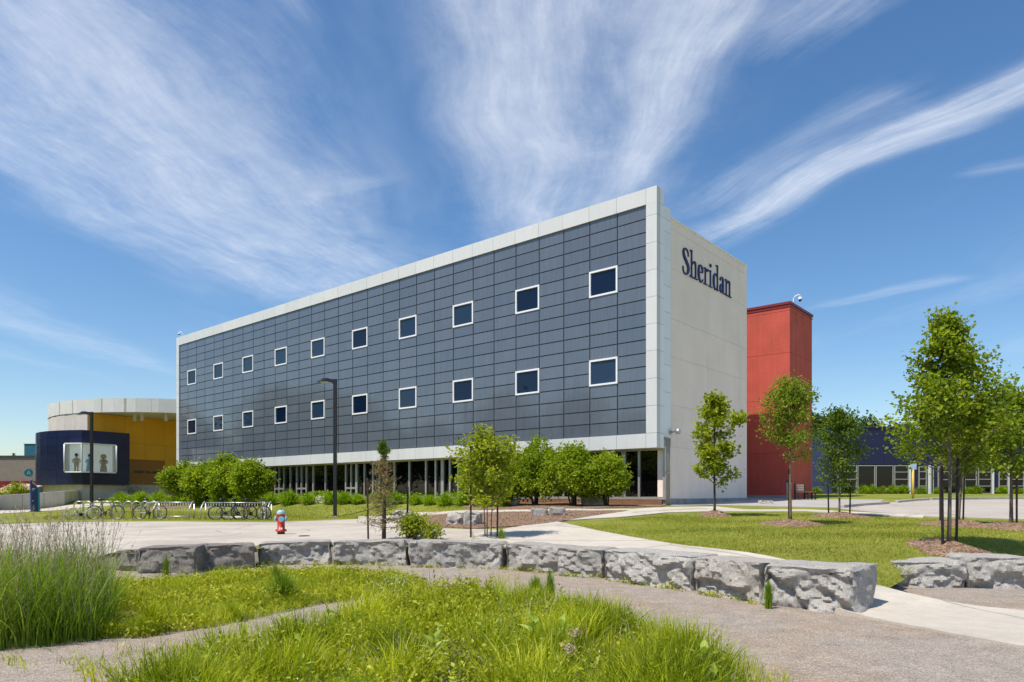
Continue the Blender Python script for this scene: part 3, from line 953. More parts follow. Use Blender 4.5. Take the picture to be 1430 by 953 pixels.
# beige end wall in precast panels
we = MB()
YE = 9.766
zl = [E_(-0.20)] + [E_(on_end(940, yy)[1] - EYE) for yy in (624.5, 566, 499, 446.1, 375.5, 320.8)] + [E_(12.06)]
yl = [1.27, on_end(988.3, 500)[0], on_end(1032.5, 500)[0], YE]
for a, b in zip(zl[:-1], zl[1:]):
    for c, d_ in zip(yl[:-1], yl[1:]):
        g = 0.006
        y0 = c + g if c > 1.3 else c
        if a < E_(1): y0 = y0 if c > 1.3 else 0.70
        we.box(-0.35, -0.003, y0, d_ - g, a + g, b - g, rg.random())
we.build('end_wall', MAT['beige'], bld)
wb = MB(); wb.box(-44.6, -0.02, 1.30, YE, E_(-0.4), E_(11.98)); wb.box(-0.30, -0.02, 0.72, 1.4, E_(-0.2), E_(2.4)); wb.build('wall_core', MAT['drumbeige'], bld)
cp = MB(); cp.box(-44.6, 0.03, 1.272, YE + 0.03, E_(12.06), E_(12.13)); cp.build('coping', MAT['white_lifted'], bld)
pl = MB(); pl.box(-0.33, 0.035, 0.72, YE - 0.01, 0.75, E_(-0.20)); pl.build('plinth', MAT['plinth'], bld)
# two painted pipes at the corner
pp = MB()
for px in (930.6, 933.4):
    y, z = on_end(px, 610); y = y
    pp.tube([(0.05, y, 0.95), (0.05, y, E_(2.43))], 0.035, 8)
pp.box(0.0, 0.09, 0.70, 0.98, E_(0.9), E_(0.96)); pp.box(0.0, 0.09, 0.70, 0.98, E_(2.4), E_(2.46))
pp.build('downpipe', MAT['pipe'], bld)

# ground floor: dark glazing set back under the panels
GY = 0.66
Z0, Z1 = E_(-0.17), ZS
gl = [(927.6, .10), (892.6, .10), (871, .22), (856.5, .10), (850, .09), (840.7, .10), (820.4, .10), (801.3, .10), (787, .10), (773, .10),
      (755.5, .10), (742, .2), (725.6, .10), (707.6, .10), (696, .10), (676, .10), (656, .1), (640, .10), (628.5, .13), (618, .22), (608.5, .13), (595, .12), (571.8, .12), (551, .12),
      (530, .12), (521, .12), (509, .10), (498, .22), (490.5, .10), (483, .12), (468, .10), (454.5, .10), (437.5, .14), (428, .14), (421, .12), (414.5, .14), (405.5, .12), (396.5, .12), (390, .12), (384, .12), (376, .12)]
pos = sorted([(on_front(p, 660, GY)[0], w) for p, w in gl], reverse=True)
last = pos[-1][0]
pat = [1.25, .75, .6, .75, 1.3, .7, .75, .7]
k = 0
while last > XL + 1.0:
    last -= pat[k % len(pat)]; k += 1
    pos.append((last, 0.12))
fr = MB()
fr.box(XL - 0.3, pos[0][0] + 0.05, GY - 0.03, GY + 0.10, Z0 - 0.06, Z0 + 0.06)
fr.box(XL - 0.3, pos[0][0] + 0.05, GY - 0.03, GY + 0.10, Z1 - 0.07, Z1 + 0.01)
sill = MB()
sill.box(XL - 0.3, -0.12, GY - 0.02, GY + 0.2, 0.6, Z0 - 0.06)
sill.build('base_board', MAT['brown_board'], bld)
frame = None
low_bays = {(a, b) for a, b in ((801.3, 787), (787, 773), (871, 856.5), (856.5, 850), (428, 421), (421, 414.5), (498, 490.5), (490.5, 483), (396.5, 390), (390, 384), (742, 725.6), (725.6, 707.6))}
for (x, w) in pos: fr.box(x - w / 2, x + w / 2, GY - 0.032, GY + 0.10, Z0 + 0.06, Z1 - 0.07)
bays = []
for (a, wa), (b, wb_) in zip(pos[:-1], pos[1:]):
    bays.append((b + wb_ / 2, a - wa / 2))
lowx = [(on_front(b, 660, GY)[0], on_front(a, 660, GY)[0]) for a, b in low_bays]
for (x0, x1) in bays:
    if any(abs((x0 + x1) / 2 - (l0 + l1) / 2) < 0.25 for l0, l1 in lowx) or (x0 < -33.5 and int(x0 * 3) % 3 == 0):
        fr.box(x0 + 0.001, x1 - 0.001, GY - 0.03, GY + 0.10, 1.93, 2.05)
frame = fr.build('storefront_frame', MAT['alu'], bld)
for (x0, x1) in bays:
    g = MB(); ti = rg.uniform(-0.004, 0.004)
    g.add([(x0, GY + 0.05 + ti, Z0 + 0.05), (x1, GY + 0.05 - ti, Z0 + 0.05), (x1, GY + 0.05 - ti, Z1 - 0.06), (x0, GY + 0.05 + ti, Z1 - 0.06)], [(0, 1, 2, 3)])
    g.build('glass_pane', MAT['darkglass'], frame)
iw = MB(); iw.box(XL - 0.3, -0.5, GY + 0.30, GY + 0.5, Z0 - 0.05, Z1); iw.build('inner_wall', MAT['mull'], bld)
rf = MB(); rf.box(XE + 0.4, -0.05, 0.64, YE, E_(12.0), E_(12.04)); rf.build('roof', MAT['plinth'], bld)
lw = MB(); lw.box(XE, XE + 0.2, 0.31, 6.0, 0.6, ZF - 0.1); lw.build('left_end_wall', MAT['white_lifted'], bld)


# ------------------------------------------------------------------ the lettering on the end wall
def catmull(pts, n=8):
    out = []
    P_ = [pts[0]] + list(pts) + [pts[-1]]
    for i in range(1, len(P_) - 2):
        p0, p1, p2, p3 = [np.array(q, float) for q in P_[i - 1:i + 3]]
        for j in range(n):
            t = j / n
            out.append(0.5 * ((2 * p1) + (-p0 + p2) * t + (2 * p0 - 5 * p1 + 4 * p2 - p3) * t * t + (-p0 + 3 * p1 - 3 * p2 + p3) * t ** 3))
    out.append(np.array(pts[-1], float))
    return out


def ribbon(m, pts, T, depth, smooth=True):
    """pts: (x, y, half width) centre line; T maps (x, y, d) to 3-D"""
    q = catmull(pts) if smooth else [np.array(p, float) for p in pts]
    L, Rr = [], []
    for i, p in enumerate(q):
        a = q[max(i - 1, 0)]; b = q[min(i + 1, len(q) - 1)]
        t = (b - a)[:2]; t = t / (np.linalg.norm(t) + 1e-9); n = np.array([-t[1], t[0]])
        L.append(p[:2] + n * p[2]); Rr.append(p[:2] - n * p[2])
    n = len(q)
    vs = [T(x, y, d) for d in (0, depth) for (x, y) in (L + Rr)]
    fs = []
    for i in range(n - 1):
        fs.append((2 * n + i, 2 * n + i + 1, 3 * n + i + 1, 3 * n + i))
        fs.append((i, i + 1, 2 * n + i + 1, 2 * n + i))
        fs.append((n + i + 1, n + i, 3 * n + i, 3 * n + i + 1))
    fs.append((0, 2 * n, 3 * n, n)); fs.append((n - 1, 2 * n - 1, 4 * n - 1, 3 * n - 1))
    m.add(vs, fs)


TH, TN = 0.033, 0.017
def serif(x, y, w=0.14): return ([(x - w, y, 0.020), (x + w, y, 0.020)], False)
GLY = {  # letter: width, list of (points, smooth)
    'S': (0.50, [([(0.415, 0.72, .02), (0.40, 0.86, .024), (0.33, 0.945, .026), (0.235, 0.97, .026), (0.12, 0.91, .045), (0.085, 0.77, .060), (0.16, 0.62, .070), (0.28, 0.50, .075), (0.40, 0.36, .070), (0.425, 0.21, .060), (0.36, 0.07, .042), (0.235, 0.005, .026), (0.12, 0.03, .026), (0.065, 0.11, .026), (0.05, 0.26, .022)], True)]),
    'h': (0.52, [([(0.12, 0.0, TH), (0.12, 1.03, TH)], False), ([(0.16, 0.50, .018), (0.24, 0.61, .026), (0.32, 0.645, .035), (0.385, 0.60, .055), (0.405, 0.50, TH), (0.405, 0.0, TH)], True), serif(0.12, .02), serif(0.405, .02), ([(0.0, 1.0, .02), (0.15, 1.02, .03)], False)]),
    'e': (0.44, [([(0.085, 0.37, .018), (0.36, 0.40, .020)], False), ([(0.365, 0.385, .02), (0.365, 0.52, .045), (0.30, 0.635, .026), (0.22, 0.655, .022), (0.12, 0.59, .045), (0.085, 0.40, .062), (0.095, 0.20, .062), (0.17, 0.05, .045), (0.265, 0.01, .030), (0.35, 0.06, .022), (0.40, 0.15, .016)], True)]),
    'r': (0.36, [([(0.12, 0.0, TH), (0.12, 0.66, TH)], False), ([(0.15, 0.48, .018), (0.20, 0.58, .024), (0.26, 0.635, .034), (0.33, 0.60, .050)], True), serif(0.12, .02), ([(0.0, 0.63, .02), (0.15, 0.65, .03)], False)]),
    'i': (0.27, [([(0.13, 0.0, TH), (0.13, 0.66, TH)], False), ([(0.13, 0.80, .01), (0.13, 0.83, .058), (0.13, 0.87, .066), (0.13, 0.91, .058), (0.13, 0.94, .01)], True), serif(0.13, .02), ([(0.01, 0.63, .02), (0.16, 0.65, .03)], False)]),
    'd': (0.50, [([(0.385, 0.0, TH), (0.385, 1.03, TH)], False), ([(0.36, 0.55, .018), (0.28, 0.64, .024), (0.18, 0.62, .040), (0.10, 0.50, .058), (0.085, 0.32, .064), (0.11, 0.14, .056), (0.19, 0.02, .036), (0.28, 0.03, .024), (0.36, 0.12, .018)], True), ([(0.26, 1.0, .02), (0.41, 1.02, .03)], False), ([(0.385, 0.02, .02), (0.49, 0.03, .018)], False)]),
    'a': (0.44, [([(0.085, 0.50, .045), (0.12, 0.60, .030), (0.20, 0.65, .024), (0.28, 0.62, .042), (0.315, 0.52, .058), (0.315, 0.12, .058), (0.35, 0.03, .032), (0.42, 0.05, .014)], True), ([(0.29, 0.40, .018), (0.18, 0.35, .030), (0.10, 0.26, .048), (0.09, 0.14, .056), (0.14, 0.04, .040), (0.22, 0.04, .026), (0.29, 0.11, .018)], True)]),
    'n': (0.52, [([(0.12, 0.0, TH), (0.12, 0.66, TH)], False), ([(0.16, 0.50, .018), (0.24, 0.61, .026), (0.32, 0.645, .035), (0.385, 0.60, .055), (0.405, 0.50, TH), (0.405, 0.0, TH)], True), serif(0.12, .02), serif(0.405, .02), ([(0.0, 0.63, .02), (0.15, 0.65, .03)], False)]),
}


def lettering(text, parent, T, height, x0, x1, mat, depth=0.05, gap=0.03, one=False):
    tw = sum((GLY[c][0] + gap) if c != ' ' else 0.25 for c in text) - gap
    sx = (x1 - x0) / tw
    x = x0
    for c in text:
        if c == ' ': x += 0.25 * sx; continue
        w, strokes = GLY[c]
        m = MB()
        for k, (pts, sm) in enumerate(strokes):
            TT = lambda a, b, d, X=x: T(X + a * sx, b * height, d)
            ribbon(m, pts, TT, depth + 0.003 * k, sm)
        m.build('letter', mat, parent)
        x += (w + gap) * sx


ly0, lzb = on_end(952.2, 381.5)
ly1, lzn = on_end(1020.0, 413.8)
_, lzt = on_end(957, 347.5)
base_z = lzb + 0.02
LH = (on_end(957.0, 347.8)[1] - base_z) / 0.97
sign = thing('wall_lettering', 'dark navy serif letters spelling Sheridan high on the beige end wall', 'sign', CORNER, BRZ)
lettering('Sheridan', sign, lambda a, b, d: (0.0 + d, a, base_z + b), LH, ly0, ly1, MAT['navy'])

# ------------------------------------------------------------------ the red stair tower
TY = 13.6
tx1 = 0.94
tw = thing('stair_tower', 'red stucco stair tower with a dark red coping standing behind the beige end wall', 'tower', CORNER, BRZ)
tz = E_(10.87)
t = MB()
tzs = [0.9] + [on_front(1102, yy, TY)[1] for yy in (632, 557, 492, 433.5)] + [tz - 0.16]
tzs = sorted(tzs)
for a, b in zip(tzs[:-1], tzs[1:]):
    for (p, q) in ((-3.4, -1.72), (-1.71, tx1)):
        t.box(p + 0.006, q - 0.006 * (q < 0), TY, TY + 0.2, a + 0.008, b - 0.008, rg.random())
    for (p, q) in ((0.205, 1.05), (1.05, 3.92)):
        t.box(tx1 - 0.2, tx1, TY + p, TY + q - 0.012, a + 0.008, b - 0.008, rg.random())
t.build('wall', MAT['red'], tw)
t = MB(); t.box(-3.4, tx1 - 0.02, TY + 0.02, TY + 3.90, 0.8, tz - 0.1); t.build('wall_core', MAT['red_trim'], tw)
t = MB(); t.box(-3.5, tx1 + 0.06, TY - 0.06, TY + 3.98, tz - 0.14, tz); t.box(-3.5, tx1 + 0.03, TY - 0.03, TY + 3.95, tz - 0.30, tz - 0.22)
t.build('coping', MAT['red_trim'], tw)
t = MB(); t.box(-1.8, tx1 + 0.02, TY - 0.05, TY, 0.9, E_(-0.06)); t.build('plinth', MAT['plinth'], tw)


def dome_camera(loc, rz, label, s=1.0):
    r = thing('security_camera', label, 'camera', loc, rz)
    m = MB()
    m.tube([(0, 0, 0), (0, 0, 0.62 * s)], 0.035 * s, 8)
    m.tube([(0, 0, 0.55 * s), (0.18 * s, 0, 0.80 * s), (0.5 * s, 0, 0.95 * s), (0.62 * s, 0, 0.86 * s), (0.62 * s, 0, 0.72 * s)], 0.05 * s, 8)
    m.build('bracket', MAT['signwhite'], r)
    m = MB(); m.lathe([(0.04 * s, 0.74 * s), (0.15 * s, 0.70 * s), (0.18 * s, 0.56 * s), (0.17 * s, 0.48 * s)], 14, (0.62 * s, 0, 0)); m.build('housing', MAT['signwhite'], r)
    m = MB(); m.lathe([(0.155 * s, 0.48 * s), (0.13 * s, 0.38 * s), (0.07 * s, 0.32 * s), (0.001, 0.31 * s)], 14, (0.62 * s, 0, 0)); m.build('dome', MAT['black'], r)
    return r


q = CORNER + Matrix.Rotation(BRZ, 3, 'Z') @ Vector((tx1 - 0.1, TY + 0.9, 0))
dome_camera((q.x, q.y, tz), 0.0, 'white dome camera on a bent bracket on top of the red tower', 0.62)
q = CORNER + Matrix.Rotation(BRZ, 3, 'Z') @ Vector((XE + 0.75, 0.2, 0))
dome_camera((q.x, q.y, ZF), PI, 'small dome camera on the far left roof corner of the slate building', 0.5)
q = CORNER + Matrix.Rotation(BRZ, 3, 'Z') @ Vector((0, on_end(936, 603)[0], 0))
r = thing('wall_camera', 'small grey camera arm fixed low on the white corner strip above the pipes', 'camera', (q.x, q.y, on_end(936, 604)[1]), BRZ)
m = MB(); m.box(0, 0.05, -0.09, 0.09, -0.1, 0.1); m.tube([(0.04, 0, 0), (0.3, 0, 0.04)], 0.04, 8); m.build('bracket', MAT['galv'], r)
m = MB(); m.lathe([(0.001, 0.12), (0.1, 0.09), (0.12, 0.0), (0.1, -0.09), (0.001, -0.13)], 12, (0.38, 0, 0.02)); m.build('housing', MAT['galv'], r)

# ------------------------------------------------------------------ thin clear glass
def clear_glass(name):
    m, t, b = new_mat(name)
    g = t.n.new('ShaderNodeBsdfGlossy'); g.inputs['Roughness'].default_value = 0.03
    tr = t.n.new('ShaderNodeBsdfTransparent'); tr.inputs['Color'].default_value = (0.97, 0.99, 0.98, 1)
    fr = t.n.new('ShaderNodeFresnel'); fr.inputs['IOR'].default_value = 1.45
    mx = t.n.new('ShaderNodeMixShader'); t.l.new(fr.outputs[0], mx.inputs[0])
    t.l.new(tr.outputs[0], mx.inputs[1]); t.l.new(g.outputs[0], mx.inputs[2])
    t.l.new(mx.outputs[0], t.n['Material Output'].inputs['Surface'])
    return m


MAT['clear'] = clear_glass('clear_glass')
MAT['display_in'] = surf('display_lining', (0.92, 0.95, 0.92), 0.8, var=0.06)

_b = MAT['display_in'].node_tree.nodes['Principled BSDF']         # weak glow added to the lining to brighten the display bay
_b.inputs['Emission Color'].default_value = (0.80, 0.90, 0.86, 1); _b.inputs['Emission Strength'].default_value = 0.15

# ------------------------------------------------------------------ the drum-shaped theatre
DC = Vector((-32.6, 71.2)); DR = 12.2
BC = Vector((-34.4, 65.3)); BR = 8.3
th = thing('theatre_building', 'drum-shaped building with a white ring canopy, golden wall and bulging navy panelled volume', 'building', (DC.x, DC.y, 0))
TI = Vector((-DC.x, -DC.y, 0))          # world -> building local
rg = random.Random(8)


def arc(c, r, a0, a1, n): return [Vector((c.x + r * math.cos(a0 + (a1 - a0) * k / n), c.y + r * math.sin(a0 + (a1 - a0) * k / n), 0)) for k in range(n + 1)]


def wall_panels(m, pts, z0, z1, thick, gap=0.018, rows=1):
    for a, b in zip(pts[:-1], pts[1:]):
        t = (b - a).normalized(); n = Vector((t.y, -t.x, 0))
        for r in range(rows):
            p0 = z0 + (z1 - z0) * r / rows + gap / 2; p1 = z0 + (z1 - z0) * (r + 1) / rows - gap / 2
            aa, bb = a + t * gap / 2, b - t * gap / 2
            q = [aa, bb, bb - n * thick, aa - n * thick]
            vs = [v + TI + Vector((0, 0, z)) for z in (p0, p1) for v in q]
            m.add(vs, [(0, 3, 2, 1), (4, 5, 6, 7), (0, 1, 5, 4), (1, 2, 6, 5), (2, 3, 7, 6), (3, 0, 4, 7)], False, rg.random())


m = MB(); wall_panels(m, arc(DC, DR, PI * 0.85, PI * 2.1, 26), E_(6.93), E_(8.11), 0.3, 0.008); m.build('roof_ring', MAT['drumwhite'], th)
m = MB(); m.lathe([(DR - 0.03, E_(6.95)), (DR - 0.03, E_(8.08))], 72); m.build('ring_backing', MAT['pipe'], th)
m = MB(); m.lathe([(0.01, E_(8.10)), (DR - 0.31, E_(8.10))], 72); m.build('roof', MAT['plinth'], th)
m = MB(); m.lathe([(0.01, E_(6.96)), (DR - 0.05, E_(6.96))], 72); m.build('soffit', MAT['soffit'], th)
aG = math.atan2(59.65 - DC.y, -36.1 - DC.x) + 2 * PI
m = MB(); wall_panels(m, arc(DC, DR - 0.06, PI * 0.85, aG, 14), E_(5.0), E_(6.92), 0.3, 0.012); wall_panels(m, arc(DC, DR - 0.06, PI * 0.85, aG - 0.3, 12), 0.5, E_(5.0), 0.3, 0.012)
m.build('drum_wall', MAT['drumbeige'], th)
gA = Vector((-36.1, 59.65, 0)); gd = Vector((0.543, 0.84, 0)).normalized()
m = MB()
ss = [0, 1.35, 3.1, 4.9, 6.8, 8.6, 10.5, 14]
wall_panels(m, [gA + gd * s for s in ss], E_(4.55), E_(6.94), 0.2, 0.014)
wall_panels(m, [gA + gd * s for s in ss], 0.9, E_(4.55), 0.2, 0.014)
m.build('golden_wall', MAT['gold'], th)
gn = Vector((gd.y, -gd.x, 0))
m = MB(); wall_panels(m, [gA + gd * s + gn * 0.08 for s in (3.3, 6.78)], E_(0.88), E_(3.13), 0.07, 0.0); m.build('sign_board', MAT['amber'], th)
m = MB(); wall_panels(m, [gA + gd * s + gn * 0.11 for s in (3.0, 5.0, 6.8)], 0.8, E_(0.87), 0.1, 0.012); m.build('wall_base', MAT['drumbeige'], th)
m = MB(); wall_panels(m, [gA + gd * s + gn * 0.07 for s in (6.82, 8.3)], 0.8, E_(2.1), 0.06, 0.0); m.build('door_panel', surf('pinkish_board', (0.42, 0.20, 0.11), 0.7, var=0.08), th)
# lettering on the brown board, plain capitals and small letters built from strokes
SANS = {
    'S': [[(.8, .85), (.5, 1), (.2, .85), (.2, .65), (.8, .4), (.8, .15), (.5, 0), (.15, .15)]], 't': [[(.4, .9), (.4, .1), (.7, 0)], [(.1, .65), (.75, .65)]],
    'u': [[(.15, .65), (.15, .1), (.5, 0), (.8, .15)], [(.85, .65), (.85, 0)]], 'd': [[(.85, 1), (.85, 0)], [(.85, .55), (.5, .65), (.15, .4), (.2, .1), (.5, 0), (.85, .15)]],
    'e': [[(.15, .35), (.85, .35), (.75, .6), (.45, .66), (.15, .4), (.2, .1), (.5, 0), (.85, .1)]], 'n': [[(.15, .65), (.15, 0)], [(.15, .5), (.5, .66), (.85, .5), (.85, 0)]],
    'L': [[(.15, 1), (.15, 0), (.85, 0)]], 'a': [[(.2, .6), (.6, .66), (.85, .5), (.85, 0)], [(.85, .35), (.3, .35), (.15, .15), (.4, 0), (.85, .15)]],
    'c': [[(.85, .55), (.5, .66), (.15, .4), (.2, .1), (.5, 0), (.85, .1)]], 'w': [[(.05, .65), (.25, 0), (.5, .6), (.75, 0), (.95, .65)]], 'r': [[(.2, .65), (.2, 0)], [(.2, .45), (.5, .65), (.8, .6)]],
    'C': [[(.85, .85), (.5, 1), (.15, .7), (.15, .3), (.5, 0), (.85, .15)]],
}


def plain_text(text, T, h, w, sw, m):
    n = len(text); cw = w / n
    for i, c in enumerate(text):
        for k, st in enumerate(SANS.get(c, [])):
            pts = [(i * cw + x * cw * 0.82, y * h, sw) for x, y in st]
            ribbon(m, pts, T, 0.03 + 0.002 * k, False)


m = MB()
plain_text('Student Law Centre', lambda a, b, d: gA + gd * (3.85 + a) + gn * (0.085 + d) + TI + Vector((0, 0, E_(1.90) + b)), 0.30, 2.45, 0.018, m)
m.build('board_lettering', MAT['mull'], th)
for px, py in ((188.5, 580), (198.5, 583), (232.0, 581)):
    p = at(px, 60.8) + TI
    m = MB(); m.lathe([(0.001, E_(6.35)), (0.16, E_(6.35)), (0.16, E_(6.95))], 12, (p.x, p.y, 0))
    m.build('canopy_light', MAT['drumbeige'], th)

# navy volume: a curved part that meets a flat face at a sharp corner
cA = Vector((-34.97, 57.0, 0)); cB = Vector((-32.98, 60.4, 0)); fd = (cB - cA).normalized(); fn = Vector((fd.y, -fd.x, 0))
a1 = math.atan2(cA.y - BC.y, cA.x - BC.x) + 2 * PI
left = arc(BC, BR, a1 - 2.0, a1, 13)
left[-1] = cA.copy()
m = MB()
wall_panels(m, left, E_(0.79), E_(5.25), 0.25, 0.014, 7)
wall_panels(m, [cA + fd * 3.94 * k / 3 for k in range(4)], E_(0.79), E_(5.25), 0.25, 0.014, 7)
wall_panels(m, [cB, cB + Vector((-1.6, 2.5, 0))], E_(0.79), E_(5.25), 0.25, 0.0, 1)
m.build('navy_wall', MAT['drumblue'], th)
core = [(v + TI).xy for v in [p + (Vector((BC.x, BC.y, 0)) - p).normalized() * 0.05 for p in left] + [cB - fn * 0.06, cB + Vector((-1.6, 2.5, 0))]] + [Vector((BC.x, BC.y + 6)) + TI.xy]
m = MB(); m.prism([(p.x, p.y) for p in core], E_(0.83), E_(5.22)); m.build('navy_core', MAT['mull'], th)
low = [p + (Vector((BC.x, BC.y, 0)) - p).normalized() * 0.55 for p in left[:-1]]
m = MB(); wall_panels(m, low + [cA - fn * 0.4 + fd * 0.2, cB - fn * 0.4, cB - fn * 0.4 + Vector((-1.5, 2.4, 0))], 0.5, E_(0.80), 0.3, 0.012)
m.build('lower_wall', MAT['drumbeige'], th)
# glazed display bay that wraps the corner
zb, zt = E_(1.86), E_(4.06)
uL = ray(97, 0)[0]
pL = min((p for p in arc(BC, BR, a1 - 0.6, a1, 60)), key=lambda p: abs(p.x / p.y - uL))
pR = cA + fd * 2.46
nL = (pL - Vector((BC.x, BC.y, 0))).normalized()
OUT = 0.55
dL = (cA - pL).normalized(); nl2 = Vector((dL.y, -dL.x, 0))
corner = cA + (nl2 + fn).normalized() * (OUT / max(0.5, (nl2 + fn).normalized().dot(fn)))
bL = pL + nl2 * OUT; bR = pR + fn * OUT
bay = thing('display_bay', 'white framed glass display bay wrapping the corner of the navy volume, costumed figures inside', 'display window', (cA.x, cA.y, 0))
TB = Vector((-cA.x, -cA.y, 0))
poly = [pL, bL, corner, bR, pR, cA]
m = MB()
pp_ = [((p + TB).x, (p + TB).y) for p in poly]
m.prism(pp_, zb - 0.10, zb); m.prism(pp_, zt, zt + 0.10)
for p in (bL, bR): m.tube([p + TB + Vector((0, 0, zb)), p + TB + Vector((0, 0, zt))], 0.075, 4)
m.tube([corner + TB + Vector((0, 0, zb)), corner + TB + Vector((0, 0, zt))], 0.02, 6)
for a, b in ((pL, bL), (pR, bR)): m.bar(a + TB + Vector((0, 0, (zb + zt) / 2)), b + TB + Vector((0, 0, (zb + zt) / 2)), 0.05, zt - zb)
m.build('frame', MAT['winframe'], bay)
m = MB()
for a, b in ((bL, corner), (corner, bR)):
    a, b = a + TB, b + TB
    m.add([a + Vector((0, 0, zb)), b + Vector((0, 0, zb)), b + Vector((0, 0, zt)), a + Vector((0, 0, zt))], [(0, 1, 2, 3)])
m.build('pane', MAT['clear'], bay)
m = MB()
for a, b, n in ((pL, cA, nl2), (cA, pR, fn)):
    a, b = a + TB + n * 0.03, b + TB + n * 0.03
    m.add([a + Vector((0, 0, zb)), b + Vector((0, 0, zb)), b + Vector((0, 0, zt)), a + Vector((0, 0, zt))], [(0, 1, 2, 3)])
m.build('lining', MAT['display_in'], bay)


def costumed_figure(p, s, cloth, top, label, skirt, hat):
    r = thing('costumed_figure', label, 'mannequin', (p.x, p.y, zb + 0.001), math.atan2(p.y, p.x) + PI / 2)
    r.scale = (s, s, s)
    m = MB()
    if skirt:
        m.lathe([(0.30, 0.0), (0.31, 0.12), (0.26, 0.5), (0.17, 0.78), (0.21, 1.05), (0.20, 1.18), (0.07, 1.26), (0.065, 1.32)], 14)
    else:
        for sx in (-0.09, 0.09): m.tube([(sx * 1.3, 0, 0), (sx * 1.2, 0, 0.35), (sx, 0, 0.72)], [0.07, 0.075, 0.11], 8)
        m.lathe([(0.10, 0.62), (0.19, 0.70), (0.17, 0.9), (0.23, 1.12), (0.19, 1.22), (0.07, 1.27), (0.065, 1.32)], 12)
    for sx in (-1, 1): m.tube([(sx * 0.19, 0, 1.16), (sx * 0.33, -0.06, 0.95), (sx * 0.20, -0.16, 0.80)], [0.075, 0.06, 0.05], 8)
    m.lathe([(0.06, 1.28), (0.11, 1.36), (0.125, 1.46), (0.10, 1.55), (0.001, 1.60)], 12)
    m.build('body', cloth, r)
    m = MB()
    if hat: m.lathe([(0.24, 1.30), (0.27, 1.45), (0.22, 1.62), (0.10, 1.70), (0.001, 1.72)], 14, (0, 0.06, 0))
    else: m.lathe([(0.13, 1.46), (0.14, 1.55), (0.09, 1.68), (0.001, 1.72)], 12, (0, 0.02, 0))
    m.build('headdress', top, r)
    return r


mid = lambda p, n: p + n * 0.28
costumed_figure(mid(pL + (cA - pL) * 0.74, nl2), 0.86, surf('tan_costume', (0.85, 0.66, 0.46), 0.8, var=0.3, vscale=6), surf('dark_hair', (0.03, 0.03, 0.02), 0.7), 'slim display figure in a pale tan costume, leftmost in the corner bay', False, False)
costumed_figure(mid(cA + fd * 0.42, fn), 0.84, surf('blue_costume', (0.50, 0.68, 0.80), 0.8, var=0.3, vscale=6), surf('dark_hair2', (0.04, 0.05, 0.05), 0.7), 'display figure in a pale blue gown half hidden by the lamp post', True, False)
costumed_figure(mid(cA + fd * 1.55, fn), 0.86, surf('grey_costume', (0.66, 0.52, 0.40), 0.8, var=0.4, vscale=6), surf('gold_headdress', (0.92, 0.60, 0.16), 0.6, var=0.4, vscale=8), 'broad display figure with a big golden headdress, rightmost in the corner bay', True, True)

# ------------------------------------------------------------------ far left: brick hall, shingled canopy, retaining wall
hall = thing('brick_hall', 'low grey-brown brick hall with a maroon band at the far left', 'building', (-58, 76, 0))
m = MB(); m.box(-30, 13, 0, 8, E_(0.85), E_(4.05)); m.build('wall', MAT['greybrick'], hall)
m = MB(); m.box(-30, 13, -0.25, 0.0, E_(0.62), E_(1.42)); m.build('fascia_band', MAT['maroon'], hall)
m = MB(); m.box(-30, 13.1, -0.1, 8, E_(4.05), E_(4.2)); m.build('roof_edge', MAT['mull'], hall)
m = MB(); m.box(-30, 13, 0.15, 8, 0.3, E_(0.85)); m.build('lower_wall', MAT['drumbeige'], hall)
for k in range(3):
    f = MB(); f.box(-1.5 + k * 2.4, 0.6 + k * 2.4, 0.08, 0.16, E_(-0.1), E_(0.55)); w_ = f.build('window', MAT['mull'], hall)
    f = MB(); f.box(-1.42 + k * 2.4, 0.52 + k * 2.4, 0.06, 0.085, E_(-0.03), E_(0.48)); f.build('pane', MAT['darkglass'], w_)
u_ = thing('rooftop_box', 'teal clad plant box on the roof of the brick hall', 'plant box', at(42, 79, z=0))
m = MB(); m.box(-0.66, 0.75, 0, 2.2, E_(4.2), E_(5.62)); m.build('cladding', MAT['teal'], u_)
m = MB(); m.box(-0.70, 0.79, -0.04, 2.24, E_(5.62), E_(5.70)); m.build('cap', MAT['mull'], u_)
v_ = thing('roof_vent', 'small dark vent on the edge of the brick hall roof', 'vent', at(19, 77, z=E_(4.2)))
m = MB(); m.tube([(0, 0, 0), (0, 0, 0.22)], 0.08, 8); m.tube([(-0.25, 0, 0.05), (0.25, 0, 0.12)], 0.03, 6); m.build('pipe', MAT['mull'], v_)
m = MB(); m.lathe([(0.001, 0.34), (0.16, 0.28), (0.16, 0.20), (0.001, 0.2)], 10); m.build('cowl', MAT['mull'], v_)
cn = thing('shingle_canopy', 'tan shingled sloping canopy with a dark end below the maroon band', 'canopy', (0, 0, 0))
A, B = at(14, 70, z=0), at(66, 66, z=0)
cn.location = A
ab = B - A; t_ = ab.normalized(); n_ = Vector((t_.y, -t_.x, 0))
m = MB()
q = [Vector((0, 0, E_(1.02))), ab + Vector((0, 0, E_(1.02))), ab - t_ * 0.9 + n_ * 1.3 + Vector((0, 0, E_(0.28))), -t_ * 0.3 + n_ * 1.3 + Vector((0, 0, E_(0.28)))]
m.add(q + [v + Vector((0, 0, -0.12)) for v in q], [(0, 3, 2, 1), (4, 5, 6, 7), (0, 1, 5, 4), (1, 2, 6, 5), (2, 3, 7, 6), (3, 0, 4, 7)]); m.build('shingle_slope', MAT['awning'], cn)
